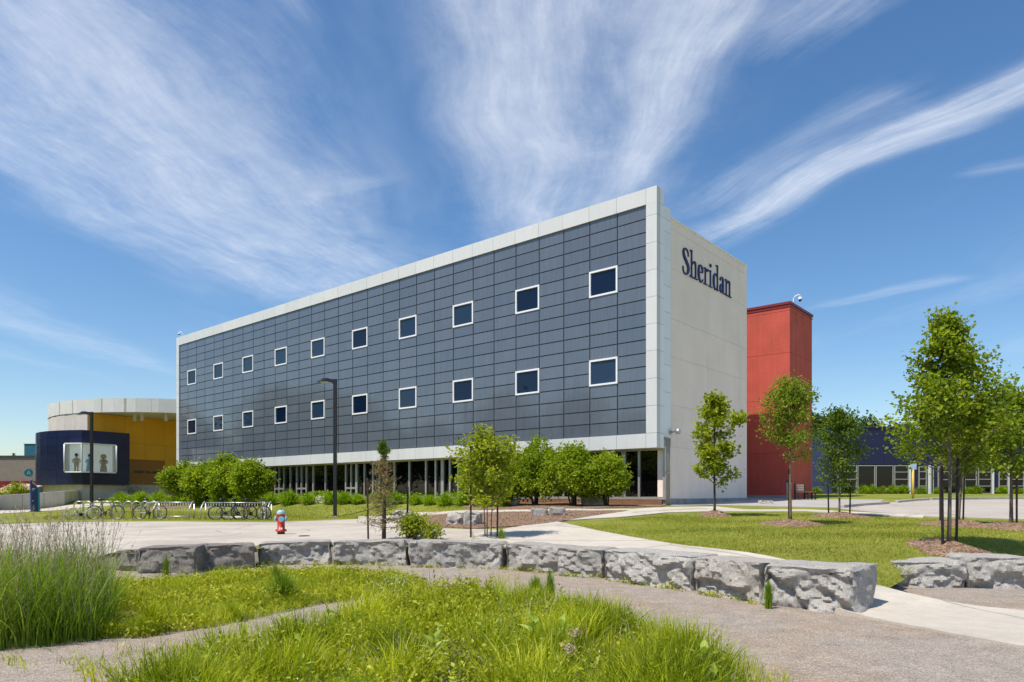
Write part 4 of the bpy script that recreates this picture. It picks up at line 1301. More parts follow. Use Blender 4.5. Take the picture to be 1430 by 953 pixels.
m = MB(); m.prism([(0, 0), (1.3, 0), (1.3, 0.05), (0, 0.05)], E_(0.1), E_(0.3), Matrix.Translation(ab - t_ * 0.5) @ Matrix.Rotation(math.atan2(n_.y, n_.x), 4, 'Z')); m.bar(q[3] + Vector((0, 0, -0.18)), q[2] + Vector((0, 0, -0.18)), 0.08, 0.14); m.bar(q[1] + n_ * 0.1 + Vector((0, 0, -0.5)), q[2] + Vector((0, 0, -0.15)), 0.1, 0.5); m.build('dark_edge', MAT['mull'], cn)

rw = thing('retaining_wall', 'long pale concrete retaining wall of tall slabs in front of the drum building', 'wall', (0, 0, 0))
pts = [P(-190, 722), P(-80, 717), P(0, 713), P(90, 705.5), P(175, 697.5), P(184, 696.5)]
rw.location = pts[0]
m, cpm = MB(), MB()
for a, b in zip(pts[:-1], pts[1:]):
    a = a - pts[0]; b = b - pts[0]
    L = (b - a).length; k = max(1, round(L / 1.55)); t = (b - a).normalized()
    n = Vector((t.y, -t.x, 0)).normalized()
    for j in range(k):
        p = a + (b - a) * (j / k) + t * 0.012; r_ = a + (b - a) * ((j + 1) / k) - t * 0.012
        z = 1.06 + 0.004 * rg.random(); th_ = 0.25
        quad = [p, r_, r_ - n * th_, p - n * th_]
        m.add([v + Vector((0, 0, -0.3)) for v in quad] + [v + Vector((0, 0, z)) for v in quad], [(0, 3, 2, 1), (4, 5, 6, 7), (0, 1, 5, 4), (1, 2, 6, 5), (2, 3, 7, 6), (3, 0, 4, 7)], False, rg.random())
m.build('slab', MAT['drumbeige'], rw)

# ------------------------------------------------------------------ right: the low blue building behind the road
Y2 = 55.0
ob = thing('blue_building', 'low dark blue building with white framed windows beyond the road', 'building', at(1230, Y2, z=1.55))
O2 = ob.location


def bx2(m, p0, p1, y0, y1, d0, d1, rnd=0.5):
    """box by photo pixels at the building's distance"""
    x0, x1 = at(p0, Y2).x - O2.x, at(p1, Y2).x - O2.x
    z0, z1 = EYE + (HYP - y1) / F * Y2 - O2.z, EYE + (HYP - y0) / F * Y2 - O2.z
    m.box(x0, x1, d0, d1, z0, z1, rnd)


m = MB(); ps = [1158, 1195, 1234, 1271]
for a, b in zip(ps[:-1], ps[1:]):
    for y0, y1 in ((597, 623), (623, 649)): bx2(m, a + 0.15, b - 0.15, y0 + 0.15, y1 - 0.15, 0, 0.3, rg.random())
m.build('siding', MAT['bldgblue'], ob)
m = MB()
for a, b in ((1270, 1330), (1330, 1388), (1388, 1460), (1460, 1640)):
    bx2(m, a + 0.15, b - 0.15, 611, 651, 0.05, 0.35, rg.random())
for a, b in ((1272, 1282), (1388, 1394), (1304, 1309)): bx2(m, a, b, 651, 690, 0.06, 0.35)
m.build('siding', MAT['bldgblue'], ob)
m = MB(); bx2(m, 1130, 1157, 607, 691, -0.6, 0.3)
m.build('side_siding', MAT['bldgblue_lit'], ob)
m = MB(); bx2(m, 1128, 1158, 605.5, 607, -0.7, 9); bx2(m, 1157, 1272, 595.8, 597, -0.08, 9); bx2(m, 1271.5, 1640, 609.6, 611, -0.03, 9); m.build('roof_edge', MAT['mull'], ob)
m = MB(); bx2(m, 1132, 1638, 612, 694, 0.5, 9); bx2(m, 1159, 1270, 598, 650, 0.32, 9); m.build('wall_core', MAT['mull'], ob)
m = MB(); bx2(m, 1135, 1640, 690.2, 693, -0.02, 0.4); m.build('base_course', MAT['plinth'], ob)
bands = [(1145.5, 1169.5, (659, 670, 679)), (1173, 1196.5, (659, 669.5, 680)), (1197.5, 1222, ()), (1223, 1247.5, ()), (1249, 1269, (659.5, 669.5, 679.5)),
         (1283, 1294, (659, 669, 679)), (1300, 1304, ()), (1310, 1326, (659, 670)), (1328, 1346, ()), (1347, 1364, (670,)), (1366, 1385, (659.5, 669.5, 679)), (1395, 1407.5, (660, 669.5, 679)), (1412, 1430, (660, 669.5, 679)), (1432, 1450, (669.5,))]
for a, b, tr in bands:
    f = MB(); y0 = 650 if a < 1272 else 651.5; y1 = 689.8
    bx2(f, a, b, y0, y0 + 1.1, -0.02, 0.2); bx2(f, a, b, y1 - 1.2, y1, -0.02, 0.2)
    bx2(f, a, a + 1.0, y0 + 1.1, y1 - 1.2, -0.021, 0.2); bx2(f, b - 1.0, b, y0 + 1.1, y1 - 1.2, -0.021, 0.2)
    for y in tr: bx2(f, a + 1.0, b - 1.0, y - 0.45, y + 0.45, -0.018, 0.2)
    w_ = f.build('window', MAT['alu'], ob)
    f = MB(); bx2(f, a + 1.0, b - 1.0, y0 + 1.1, y1 - 1.2, 0.06, 0.10); f.build('pane', MAT['darkglass'], w_)
m = MB()
for p in (1270.6, 1298, 1388 - 1.5, 1409.5, 1171):
    bx2(m, p - 1.2, p + 1.2, 650, 690, -0.06, 0.25)
m.build('white_post', MAT['winframe'], ob)


# ------------------------------------------------------------------ stone blocks
def chips(w, sc, A, B, sharp):
    """hewn relief: tilted planes round scattered points, joined without steps"""
    s = Vector((w.x * sc[0], w.y * sc[1], w.z * sc[2]))
    ds, ps = mnoise.voronoi(s)
    tot = acc = 0.0
    for d, c in zip(ds, ps):
        wt = math.exp(-sharp * (d - ds[0]) * 2.0)
        q = s - c
        v = (mnoise.cell(c * 7.0) - 0.5) * A + ((mnoise.cell(c * 3.1) - 0.5) * q.x + (mnoise.cell(c * 5.3) - 0.5) * q.y + (mnoise.cell(c * 9.7) - 0.62) * q.z) * B
        acc += wt * v; tot += wt
    return acc / tot


def stone(name, p, q, h0, h1, label, cat, group, mat, depth=0.8, seed=0, rough=1.0, res=0.045, round_=0.10, sink=0.12):
    rn = random.Random(seed)
    L = (q - p).length; t = (q - p).normalized(); n = Vector((-t.y, t.x, 0))
    if n.y < 0: n = -n
    zb_ = min(p.z, q.z)
    o3 = Vector((seed * 3.17 + 1.3, seed * 1.71, seed * 0.63))
    nx = max(8, int(L / res)); ny = max(8, int(depth / (res * 1.4))); nz = max(7, int(max(h0, h1) / res))
    vs = {}; V = []; Fc = []

    def vert(i, j, k):
        key = (i, j, k)
        if key in vs: return vs[key]
        a, b, c = i / nx, j / ny, k / nz
        h = h0 + (h1 - h0) * a
        x, y, z = a * L, b * depth, c * (h + sink) - sink
        P0 = Vector((x, y, z))
        # outward direction: sum of the faces this vertex lies on
        d = Vector((-1 if i == 0 else (1 if i == nx else 0), -1 if j == 0 else (1 if j == ny else 0), 1 if k == nz else 0))
        # round the arrises
        for ax, v, hi in ((0, x, L), (1, y, depth)):
            pass
        ex = min(x, L - x); ey = min(y, depth - y); ez = h - z
        rr = round_ * (0.6 + 0.8 * mnoise.noise(P0 * 2.3 + o3))
        def inset(u): return max(0.0, 1 - u / rr) if rr > 0 else 0.0
        ix, iy, iz = inset(ex), inset(ey), inset(ez)
        sx = 1 if x < L / 2 else -1; sy = 1 if y < depth / 2 else -1
        mv = Vector((0, 0, 0))
        if iz > 0 and (ix > 0 or iy > 0): mv.z -= rr * 0.45 * iz * max(ix, iy)
        if ix > 0 and (iy > 0 or iz > 0): mv.x += sx * rr * 0.40 * ix * max(iy, iz)
        if iy > 0 and (ix > 0 or iz > 0): mv.y += sy * rr * 0.45 * iy * max(ix, iz)
        w = P0 + o3 * 5
        big = mnoise.noise(w * 1.25) * 0.06 + mnoise.noise(w * 2.7) * 0.025
        facet = chips(w, (2.4, 2.4, 3.0), 0.055, 0.085, 7.5)
        fine = chips(w, (8.0, 8.0, 10.0), 0.018, 0.036, 8.0) + mnoise.noise(w * 22) * 0.006
        amp = big + facet + fine
        if d.length > 0:
            dn = d.normalized()
            f = 0.10 if (k == nz and j not in (0,)) else 1.0
            if i in (0, nx): f *= 0.35
            mv += dn * amp * f * rough
        P0 += mv
        if k == 0: P0.z = -sink
        V.append(P0); vs[key] = len(V) - 1
        return vs[key]

    def face(fn, na, nb, flip):
        for a in range(na):
            for b in range(nb):
                f = [vert(*fn(a, b)), vert(*fn(a + 1, b)), vert(*fn(a + 1, b + 1)), vert(*fn(a, b + 1))]
                Fc.append(tuple(reversed(f)) if flip else tuple(f))
    face(lambda a, b: (a, 0, b), nx, nz, False)
    face(lambda a, b: (a, ny, b), nx, nz, True)
    face(lambda a, b: (0, a, b), ny, nz, True)
    face(lambda a, b: (nx, a, b), ny, nz, False)
    face(lambda a, b: (a, b, nz), nx, ny, False)
    me = bpy.data.meshes.new(name)
    c = Vector((L / 2, depth / 2, 0))
    me.from_pydata([v - c for v in V], [], Fc)
    me.polygons.foreach_set('use_smooth', [True] * len(Fc))
    me.materials.append(mat)
    try: me.set_sharp_from_angle(angle=R(24))
    except Exception: pass
    o = link(bpy.data.objects.new(name, me))
    mid_ = p + t * (L / 2) + n * (depth / 2)
    o.location = (mid_.x, mid_.y, zb_)
    o.rotation_euler = (0, 0, math.atan2(t.y, t.x))
    return tag(o, label, cat, group)


for i, ((a, b, y0, y1, t0, t1, lab), (p, q)) in enumerate(zip(STONES, _base)):
    h0 = EYE + (HYP - t0) / F * (p.y + 0.05); h1 = EYE + (HYP - t1) / F * (q.y + 0.05)
    t = (q - p).normalized()
    stone('wall_stone', p + t * 0.028, q - t * 0.028 - (t * 0.10 if i == 10 else t * 0), h0, h1, lab, 'stone block', 'limestone blocks of the seat walls',
          MAT['rock_pale'] if i in (9,) else MAT['rock_dark'] if i < 3 else MAT['rock_light'] if i in (8, 10, 11, 12) else MAT['rock'], 0.80 if i < 10 else 0.95, seed=i + 3, rough=(0.75 if i < 3 else 1.0) if i != 10 else 1.25, res=0.026 if i > 6 else 0.034, round_=0.09 if i != 10 else 0.16)

BOULD = [  # px0, px1, base y, top y, depth, label, cat, pale
    (547, 578, 727.5, 712.5, 0.8, 'dark grey boulder in the mulch behind the dying spruce', 0, 0.30),
    (622, 646, 735.0, 714.5, 0.6, 'pale pointed boulder in the mulch left of the small staked maple', 1, 0.25),
    (647, 672, 735.5, 714.0, 0.6, 'grey flat-topped boulder in the mulch behind the small staked maple', 0, 0.15),
    (742, 765, 722.5, 710.0, 0.55, 'squared stone block in the mulch, left one of the pair beside the walkway', 0, 0.05),
    (768, 790, 722.0, 708.5, 0.55, 'squared stone block in the mulch, right one of the pair beside the walkway', 0, 0.05),
    (814, 847, 706.5, 693.5, 0.9, 'wide pale slab of rock below the right-hand shrubs near the dark glazing', 1, 0.15),
    (713, 725, 707.5, 697.0, 0.5, 'small upright stone by a grass clump at the foot of the building', 0, 0.15),
    (437, 460, 704.5, 692.5, 0.8, 'rounded pinkish boulder in the planting bed left of the near lamp post', 1, 0.45),
    (1063, 1081, 704.5, 699.0, 0.5, 'low pale stone on the paving in front of the red tower', 1, 0.12),
]
for k, (a, b, yb, yt, dep, lab, pale, rd) in enumerate(BOULD):
    p, q = P(a, yb), P(b, yb)
    q = Vector((q.x, p.y, p.z)); p = p.copy(); q.x = p.x + (b - a) / F * p.y
    h = EYE + (HYP - yt) / F * p.y - p.z
    stone('boulder', p, q, h, h * (0.92 if k != 1 else 0.75), lab, 'boulder', 'loose boulders in the beds', MAT['rock_pale'] if pale else MAT['rock'], dep, seed=40 + k, rough=0.9 if rd > 0.1 else 0.35, res=0.05, round_=rd)
# ------------------------------------------------------------------ fire hydrant
hp = P(392.5, 747)
hs = hp.y * 36.5 / F / 0.90
hy = thing('fire_hydrant', 'red fire hydrant with a pale teal bonnet and caps on the plaza', 'fire hydrant', hp, 0.0)
hy.scale = (hs * 0.90, hs * 0.90, hs)
m = MB(); m.lathe([(0.14, -0.02), (0.14, 0.115)], 20); m.build('barrel_base', MAT['hyd_dark'], hy)
m = MB(); m.lathe([(0.205, 0.115), (0.21, 0.13), (0.21, 0.165), (0.14, 0.172), (0.135, 0.66), (0.15, 0.675), (0.165, 0.68), (0.165, 0.71), (0.12, 0.712)], 22)
for s in (-1, 1): m.tube([(0, 0, 0.555), (s * 0.175, 0, 0.555)], 0.075, 14)
m.tube([(0, 0, 0.545), (0.06, -0.165, 0.545)], 0.085, 14)
m.build('barrel', MAT['hyd_red'], hy)
m = MB()
for k in range(8):
    an = 2 * PI * k / 8; m.lathe([(0.018, 0.165), (0.018, 0.19), (0.001, 0.192)], 6, (0.18 * math.cos(an), 0.18 * math.sin(an), 0))
m.build('flange_bolt', MAT['hyd_dark'], hy)
m = MB(); m.lathe([(0.16, 0.712), (0.165, 0.735), (0.15, 0.79), (0.11, 0.835), (0.055, 0.855), (0.05, 0.86), (0.001, 0.862)], 20); m.build('bonnet', MAT['hyd_teal'], hy)
m = MB(); m.lathe([(0.032, 0.858), (0.032, 0.905), (0.001, 0.907)], 5); m.build('operating_nut', MAT['hyd_dark'], hy)
for s, nm in ((-1, 'side_cap'), (1, 'side_cap')):
    m = MB(); m.tube([(s * 0.165, 0, 0.555), (s * 0.225, 0, 0.555)], 0.092, 14); m.tube([(s * 0.225, 0, 0.555), (s * 0.265, 0, 0.555)], 0.03, 5); m.build(nm, MAT['hyd_teal'], hy)
m = MB(); m.tube([(0.058, -0.155, 0.545), (0.075, -0.215, 0.545)], 0.102, 16); m.tube([(0.075, -0.215, 0.545), (0.085, -0.25, 0.545)], 0.03, 5); m.build('front_cap', MAT['hyd_teal'], hy)
m = MB(); m.lathe([(0.001, 0.0), (0.03, 0.0), (0.03, 0.02), (0.001, 0.022)], 10, (0.08, -0.16, 0.21)); m.box(0.055, 0.105, -0.19, -0.15, 0.19, 0.25); m.build('valve_tag', MAT['signwhite'], hy)
vp_ = P(425, 750)
o = MB().lathe([(0.16, 0.0), (0.16, 0.03), (0.13, 0.04), (0.001, 0.04)], 16).build('valve_cover', MAT['hyd_dark']); o.location = vp_
tag(o, 'small dark iron valve cover on the plaza right of the hydrant', 'valve cover')


# ------------------------------------------------------------------ lamp posts
def lamp(loc, H, label, rz=0.0):
    r = thing('lamp_post', label, 'lamp post', loc, rz, 'black lamp posts')
    m = MB(); m.box(-0.20, 0.20, -0.20, 0.20, -0.3, 0.05); m.build('footing', MAT['plinth'], r)
    m = MB(); m.box(-0.085, 0.085, -0.085, 0.085, 0.05, H); m.build('pole', MAT['black'], r, 0.012)
    m = MB(); m.box(-0.088, -0.062, -0.100, -0.084, 0.9, 1.4); m.box(-0.13, 0.13, -0.13, 0.13, 0.05, 0.09); m.build('base_cover', MAT['black'], r)
    # swept head
    m = MB()
    secs = [(-0.06, 0.085, H - 0.30, H - 0.02), (-0.22, 0.10, H - 0.155, H + 0.00), (-0.45, 0.16, H - 0.150, H + 0.04), (-0.62, 0.18, H - 0.150, H + 0.035), (-0.80, 0.16, H - 0.155, H - 0.06), (-0.93, 0.11, H - 0.165, H - 0.15)]
    vs = []
    for x, w, z0, z1 in secs: vs += [(x, -w, z0), (x, w, z0), (x, w * 0.75, z1), (x, -w * 0.75, z1)]
    fs = [(0, 1, 2, 3), tuple(len(vs) - 4 + k for k in (3, 2, 1, 0))]
    for i in range(len(secs) - 1):
        for k in range(4): l = (k + 1) % 4; fs.append((i * 4 + k, (i + 1) * 4 + k, (i + 1) * 4 + l, i * 4 + l))
    m.add(vs, fs); m.build('lamp_head', MAT['black'], r, 0.01)
    m = MB(); m.box(-0.76, -0.32, -0.12, 0.12, H - 0.185, H - 0.152); m.build('lens', MAT['lamp_lens'], r)
    return r


lp = P(468, 722)
LHt = 192.5 / F * lp.y
lamp(lp, LHt, 'tall black lamp post on the grass verge in front of the slate facade', 0.0)
lp2 = at(128, lp.y * 1.385, z=0); lp2.z = float(U(lp2.x, lp2.y))
lamp(lp2, EYE + (HYP - 575.5) / F * lp2.y - lp2.z, 'more distant black lamp post in front of the navy volume, among the bike hoops', 0.0)

# ------------------------------------------------------------------ wayfinding totem
tp = P(49, 715)
ts = tp.y / F
to = thing('wayfinding_totem', 'dark blue wayfinding totem with a teal disc on top beside the pavement', 'sign', tp, math.atan2(tp.y, tp.x) - PI / 2 + 0.2)
w_ = lambda x: (x - 48.5) * ts
hgt = lambda y: (715 - y) * ts
m = MB(); prof = [(w_(43.5), 0.05), (w_(42.8), hgt(676)), (w_(43.2), hgt(671)), (w_(46), hgt(674)), (w_(49.0), hgt(677)), (w_(51.0), hgt(681)), (w_(51.2), 0.05)]
m.prism(prof, -0.16, 0.16, Matrix.Rotation(PI / 2, 4, 'X')); m.build('body', MAT['totem'], to, 0.01)
m = MB(); prof2 = [(w_(51.25), 0.05), (w_(51.05), hgt(681.3)), (w_(53.2), hgt(683)), (w_(53.6), 0.05)]
m.prism(prof2, -0.15, 0.15, Matrix.Rotation(PI / 2, 4, 'X')); m.build('teal_edge', MAT['tealsign'], to)
m = MB(); m.tube([(w_(44.6), 0, hgt(674)), (w_(43.7), 0, hgt(663))], [0.075, 0.05], 8); m.tube([(w_(44.6), -0.14, hgt(674)), (w_(47.5), -0.14, hgt(676.5)), (w_(51), -0.14, hgt(681.5))], 0.035, 6); m.build('arm', MAT['galv'], to)
m = MB(); m.tube([(w_(40.8), -0.05, hgt(660.6)), (w_(40.8), 0.05, hgt(660.6))], 5.4 * ts, 28); m.build('disc', MAT['tealsign'], to)
m = MB()
c = Vector((w_(40.8), -0.055, hgt(660.6))); k = 2.6 * ts
m.bar(c + Vector((-0.75 * k, 0, -k)), c + Vector((0.05 * k, 0, k)), 0.02, 0.055, (0, 1, 0)); m.bar(c + Vector((0.75 * k, 0.002, -k)), c + Vector((-0.05 * k, 0.002, k)), 0.02, 0.055, (0, 1, 0)); m.bar(c + Vector((-0.4 * k, 0.004, -0.25 * k)), c + Vector((0.4 * k, 0.004, -0.25 * k)), 0.02, 0.05, (0, 1, 0))
m.build('disc_symbol', MAT['signwhite'], to)
m = MB()
for y, x1 in ((683, 48), (685, 46.5), (700, 46)):
    m.box(w_(44.2), w_(x1), -0.168, -0.158, hgt(y), hgt(y) + 0.035)
m.build('panel_text', MAT['signwhite'], to)
m = MB(); m.box(w_(42), w_(55), -0.25, 0.25, -0.15, 0.05); m.build('base_plate', MAT['mull'], to)


# ------------------------------------------------------------------ bike hoops, racks and bicycles
hoop_px = [(103.5, 115.5), (116.8, 128.5), (130, 141), (142.5, 155.5), (157.5, 170), (173.5, 184.5), (185.7, 196), (197, 208), (209.5, 219)]
hl = ['first', 'second', 'third', 'fourth', 'fifth', 'sixth', 'seventh', 'eighth', 'ninth']
proto = None
yr = P(160, 725).y
for k, (a, b) in enumerate(hoop_px):
    p = at((a + b) / 2, yr, z=0); p.z = float(U(p.x, p.y))
    if proto is None:
        m = MB(); hw, hh = 0.22, 0.86
        path = [(-hw, 0, -0.05), (-hw, 0, hh - hw)] + [(-hw * math.cos(t), 0, hh - hw + hw * math.sin(t)) for t in np.linspace(0.2, PI - 0.2, 11)] + [(hw, 0, hh - hw), (hw, 0, -0.05)]
        m.tube(path, 0.028, 8)
        for s in (-1, 1): m.lathe([(0.07, 0.0), (0.07, 0.012), (0.001, 0.013)], 10, (s * hw, 0, 0))
        proto = o = m.build('bike_hoop', MAT['galv'])
    else:
        o = proto.copy(); link(o)
    o.location = p; o.rotation_euler = (0, 0, rg.uniform(-0.12, 0.12))
    tag(o, 'galvanised steel bike hoop, %s from the left end of the row' % hl[k], 'bike hoop', 'steel bike hoops on the plaza edge')


def bike_rack(x0, x1, label, yy):
    p = at(x0, yy, z=0); q = at(x1, yy, z=0)
    p.z = float(U(p.x, p.y)); L = q.x - p.x
    r = thing('bike_rack', label, 'bike rack', p, 0.0, 'galvanised grid bike racks')
    m = MB()
    m.tube([(0, 0, 0.80), (L, 0, 0.80)], 0.03, 8); m.tube([(0, 0, 0.10), (L, 0, 0.10)], 0.026, 8)
    m.build('rail', MAT['galv'], r)
    m = MB(); n = int(L / 0.13)
    for k in range(1, n): m.tube([(L * k / n, 0, 0.10), (L * k / n, 0, 0.80)], 0.010, 6)
    m.build('upright_bars', MAT['galv'], r)
    for x in (0, L):
        m = MB()
        m.tube([(x, -0.55, 0), (x, -0.55, 0.40), (x, -0.44, 0.60), (x, -0.22, 0.80), (x, -0.10, 0.86), (x, 0.02, 0.84), (x, 0.0, 0.0)], 0.03, 8)
        m.tube([(x, -0.55, 0.10), (x, 0, 0.10)], 0.024, 8)
        m.build('end_frame', MAT['galv'], r)
    return r


bike_rack(222, 271, 'steel grid bike rack with upright bars, empty except for its left end', yr + 0.5)
bike_rack(287, 379, 'steel grid bike rack with several bicycles parked against it', yr - 0.3)


def bike(loc, rz, label, fcol, tyre='black', s=1.0, tilt=0.0, rim='galv'):
    r = thing('bicycle', label, 'bicycle', loc, rz, 'bicycles parked at the racks')
    r.rotation_euler = (tilt, 0, rz); r.scale = (s, s, s)
    fm = fcol
    RW = 0.335
    for x in (-0.52, 0.52):
        m = MB()
        m.tube([(x + (RW - .03) * math.cos(t), 0, RW + (RW - .03) * math.sin(t)) for t in np.linspace(0, 2 * PI, 28, endpoint=False)], 0.012, 6, True)
        for k in range(14):
            t = 2 * PI * k / 14
            m.tube([(x, 0.02 * (-1) ** k, RW), (x + (RW - .03) * math.cos(t), 0, RW + (RW - .03) * math.sin(t))], 0.003, 4)
        m.tube([(x, -0.05, RW), (x, 0.05, RW)], 0.025, 8)
        w = m.build('wheel', MAT[rim], r)
        m = MB(); m.tube([(x + RW * math.cos(t), 0, RW + RW * math.sin(t)) for t in np.linspace(0, 2 * PI, 30, endpoint=False)], 0.021, 6, True); m.build('tyre', MAT[tyre], w)
    m = MB()
    hd, st, bb = (0.36, 0, 0.80), (-0.17, 0, 0.80), (-0.06, 0, 0.30)
    h2 = (0.40, 0, 0.66)
    m.tube([hd, st], 0.016, 8); m.tube([h2, bb], 0.019, 8); m.tube([(-0.20, 0, 0.90), bb], 0.016, 8); m.tube([(0.345, 0, 0.86), (0.415, 0, 0.62)], 0.019, 8)
    for y in (-0.05, 0.05):
        m.tube([(-0.52, y, RW), (-0.165, y * 0.3, 0.78)], 0.009, 6); m.tube([(-0.52, y, RW), (-0.06, y * 0.6, 0.30)], 0.010, 6); m.tube([(0.415, y * 0.8, 0.62), (0.45, y, 0.5), (0.52, y, RW)], 0.012, 6)
    m.build('frame', fm, r)
    m = MB(); m.tube([(0.345, 0, 0.86), (0.33, 0, 0.93), (0.40, 0, 0.95)], 0.013, 6); m.tube([(0.36, -0.28, 0.96), (0.41, -0.1, 0.95), (0.41, 0.1, 0.95), (0.36, 0.28, 0.96)], 0.013, 6); m.build('handlebar', MAT['black'], r)
    m = MB(); m.tube([(-0.34, 0, 0.955), (-0.28, 0, 0.965), (-0.18, 0, 0.955), (-0.06, 0, 0.955)], [0.05, 0.075, 0.05, 0.018], 8); m.tube([(-0.20, 0, 0.88), (-0.215, 0, 0.95)], 0.013, 6); m.build('saddle', MAT['black'], r)
    m = MB(); m.tube([(-0.06, -0.05, 0.30), (-0.06, 0.05, 0.30)], 0.09, 14); m.tube([(-0.06, -0.07, 0.30), (0.06, -0.08, 0.17)], 0.012, 6); m.tube([(-0.06, 0.07, 0.30), (-0.18, 0.08, 0.43)], 0.012, 6); m.box(0.02, 0.10, -0.16, -0.08, 0.155, 0.18); m.box(-0.22, -0.14, 0.08, 0.16, 0.42, 0.445); m.build('crank', MAT['stake_dark'], r)
    return r


FM = {k: surf(k + '_frame_paint', c, 0.35, coat=0.3, var=0.08) for k, c in dict(black=(.015, .015, .018), orange=(.45, .17, .04), silver=(.55, .55, .53), blue=(.05, .07, .14), white=(.7, .7, .68), dark=(.03, .03, .035)).items()}


def on(px, y, dy=0.0):
    p = at(px, y + dy, z=0); p.z = float(U(p.x, p.y)); return p


bike(on(113, yr, -0.6), R(55), 'white-tyred bicycle leaning low at the far left end of the hoops', FM['white'], 'signwhite', 0.92, R(24))
bike(on(147.5, yr, -0.25), R(8), 'black bicycle locked to the hoops behind the seed heads', FM['black'])
bike(on(209.5, yr, -0.25), R(-4), 'thin dark road bicycle with a pale frame near the empty rack', FM['silver'])
bike(on(317, yr, -0.9), R(38), 'dark bicycle parked first at the left of the crowded rack', FM['dark'])
bike(on(334, yr, -1.0), R(40), 'black bicycle parked second in the crowded rack', FM['blue'])
bike(on(352, yr, -1.4), R(33), 'bicycle with an orange frame parked third in the crowded rack', FM['orange'])
bike(on(368, yr, -0.9), R(-62), 'silver bicycle turned towards the hydrant at the right of the crowded rack', FM['silver'])

# ------------------------------------------------------------------ bench, bollard, yellow post
bp = P(1124, 698.5)
be = thing('bench', 'dark bench with a pale backrest in front of the red tower', 'bench', bp, 0.0)
k = bp.y / F
m = MB(); m.box(-12 * k, 13 * k, -0.25, 0.25, 0.40, 0.46); m.build('seat', MAT['brown_board'], be)
m = MB()
for z in (0.50, 0.62, 0.74): m.box(-12 * k, 3 * k, 0.22, 0.27, z, z + 0.10)
m.build('backrest', surf('weathered_board', (0.34, 0.29, 0.25), 0.8, var=0.2, vscale=8), be)
for x in (-11.5, 2, 12.3):
    m = MB(); m.box(x * k - 0.03, x * k + 0.03, -0.24, -0.18, -0.03, 0.40); m.box(x * k - 0.03, x * k + 0.03, 0.20, 0.26, -0.03, 0.88 if x < 5 else 0.40); m.box(x * k - 0.031, x * k + 0.031, -0.18, 0.20, 0.34, 0.40); m.build('leg', MAT['stake_dark'], be)
bo = P(1102, 699)
r = thing('litter_bin', 'slim pale grey bin standing at the corner of the red tower', 'bin', bo)
m = MB(); m.lathe([(0.12, -0.03), (0.13, 0.05), (0.13, 0.95)], 14); m.build('body', MAT['galv'], r)
m = MB(); m.lathe([(0.15, 0.95), (0.15, 1.0), (0.10, 1.10), (0.001, 1.12)], 14); m.build('lid', MAT['stake_dark'], r)
yp = P(1275, 699)
r = thing('sign_post', 'yellow sign post with a small pale blue plate by the road island', 'sign post', yp)
hh = (699 - 645) / F * yp.y
m = MB(); m.tube([(0, 0, -0.1), (0, 0, hh * 0.80)], 0.06, 10); m.build('yellow_sleeve', surf('safety_yellow', (0.62, 0.43, 0.06), 0.5, var=0.08), r)
m = MB(); m.tube([(0, 0, hh * 0.80), (0, 0, hh)], 0.03, 8); m.build('pole', MAT['galv'], r)
m = MB(); m.box(-0.16, 0.16, -0.05, -0.032, hh * 0.80, hh * 1.02); m.build('plate', surf('pale_blue_plate', (0.38, 0.50, 0.62), 0.5), r)

# ------------------------------------------------------------------ foliage
def leaf_cards(C, size, rs, up=0.35, droop=0.25, wid=0.42, out=None):
    """two folded triangles per leaf; C (n,3) leaf bases, size (n,)"""
    n = len(C)
    t = rs.normal(size=(n, 3)); t[:, 2] -= droop
    if out is not None: t += out * 0.8
    t /= np.linalg.norm(t, axis=1, keepdims=True) + 1e-9
    nn = rs.normal(size=(n, 3)); nn[:, 2] = np.abs(nn[:, 2]) + up * 2
    s = np.cross(t, nn); s /= np.linalg.norm(s, axis=1, keepdims=True) + 1e-9
    nn = np.cross(s, t)
    L = size[:, None]
    fold = rs.uniform(0.05, 0.22, size=(n, 1))
    base = C; tip = C + t * L
    l = C + t * L * 0.45 + s * L * wid + nn * L * fold
    r = C + t * L * 0.45 - s * L * wid + nn * L * fold
    V = np.stack([base, l, tip, r], 1).reshape(-1, 3)
    b = np.arange(n)[:, None] * 4
    T = np.concatenate([b + [0, 2, 1], b + [0, 3, 2]])
    return V, T


def rep(a, k): return np.repeat(a, k)


def limb_tube(m, p, d, L, r0, r1, rg, n=6, segs=5, up=0.15, wob=0.10):
    pts = [p.copy()]; dirv = d.normalized()
    for i in range(segs):
        dirv = (dirv + Vector((rg.uniform(-wob, wob), rg.uniform(-wob, wob), up * rg.uniform(0.4, 1.2) / segs * 2))).normalized()
        pts.append(pts[-1] + dirv * (L / segs))
    rs = [r0 + (r1 - r0) * i / segs for i in range(segs + 1)]
    m.tube(pts, rs, n, caps=False)
    return pts


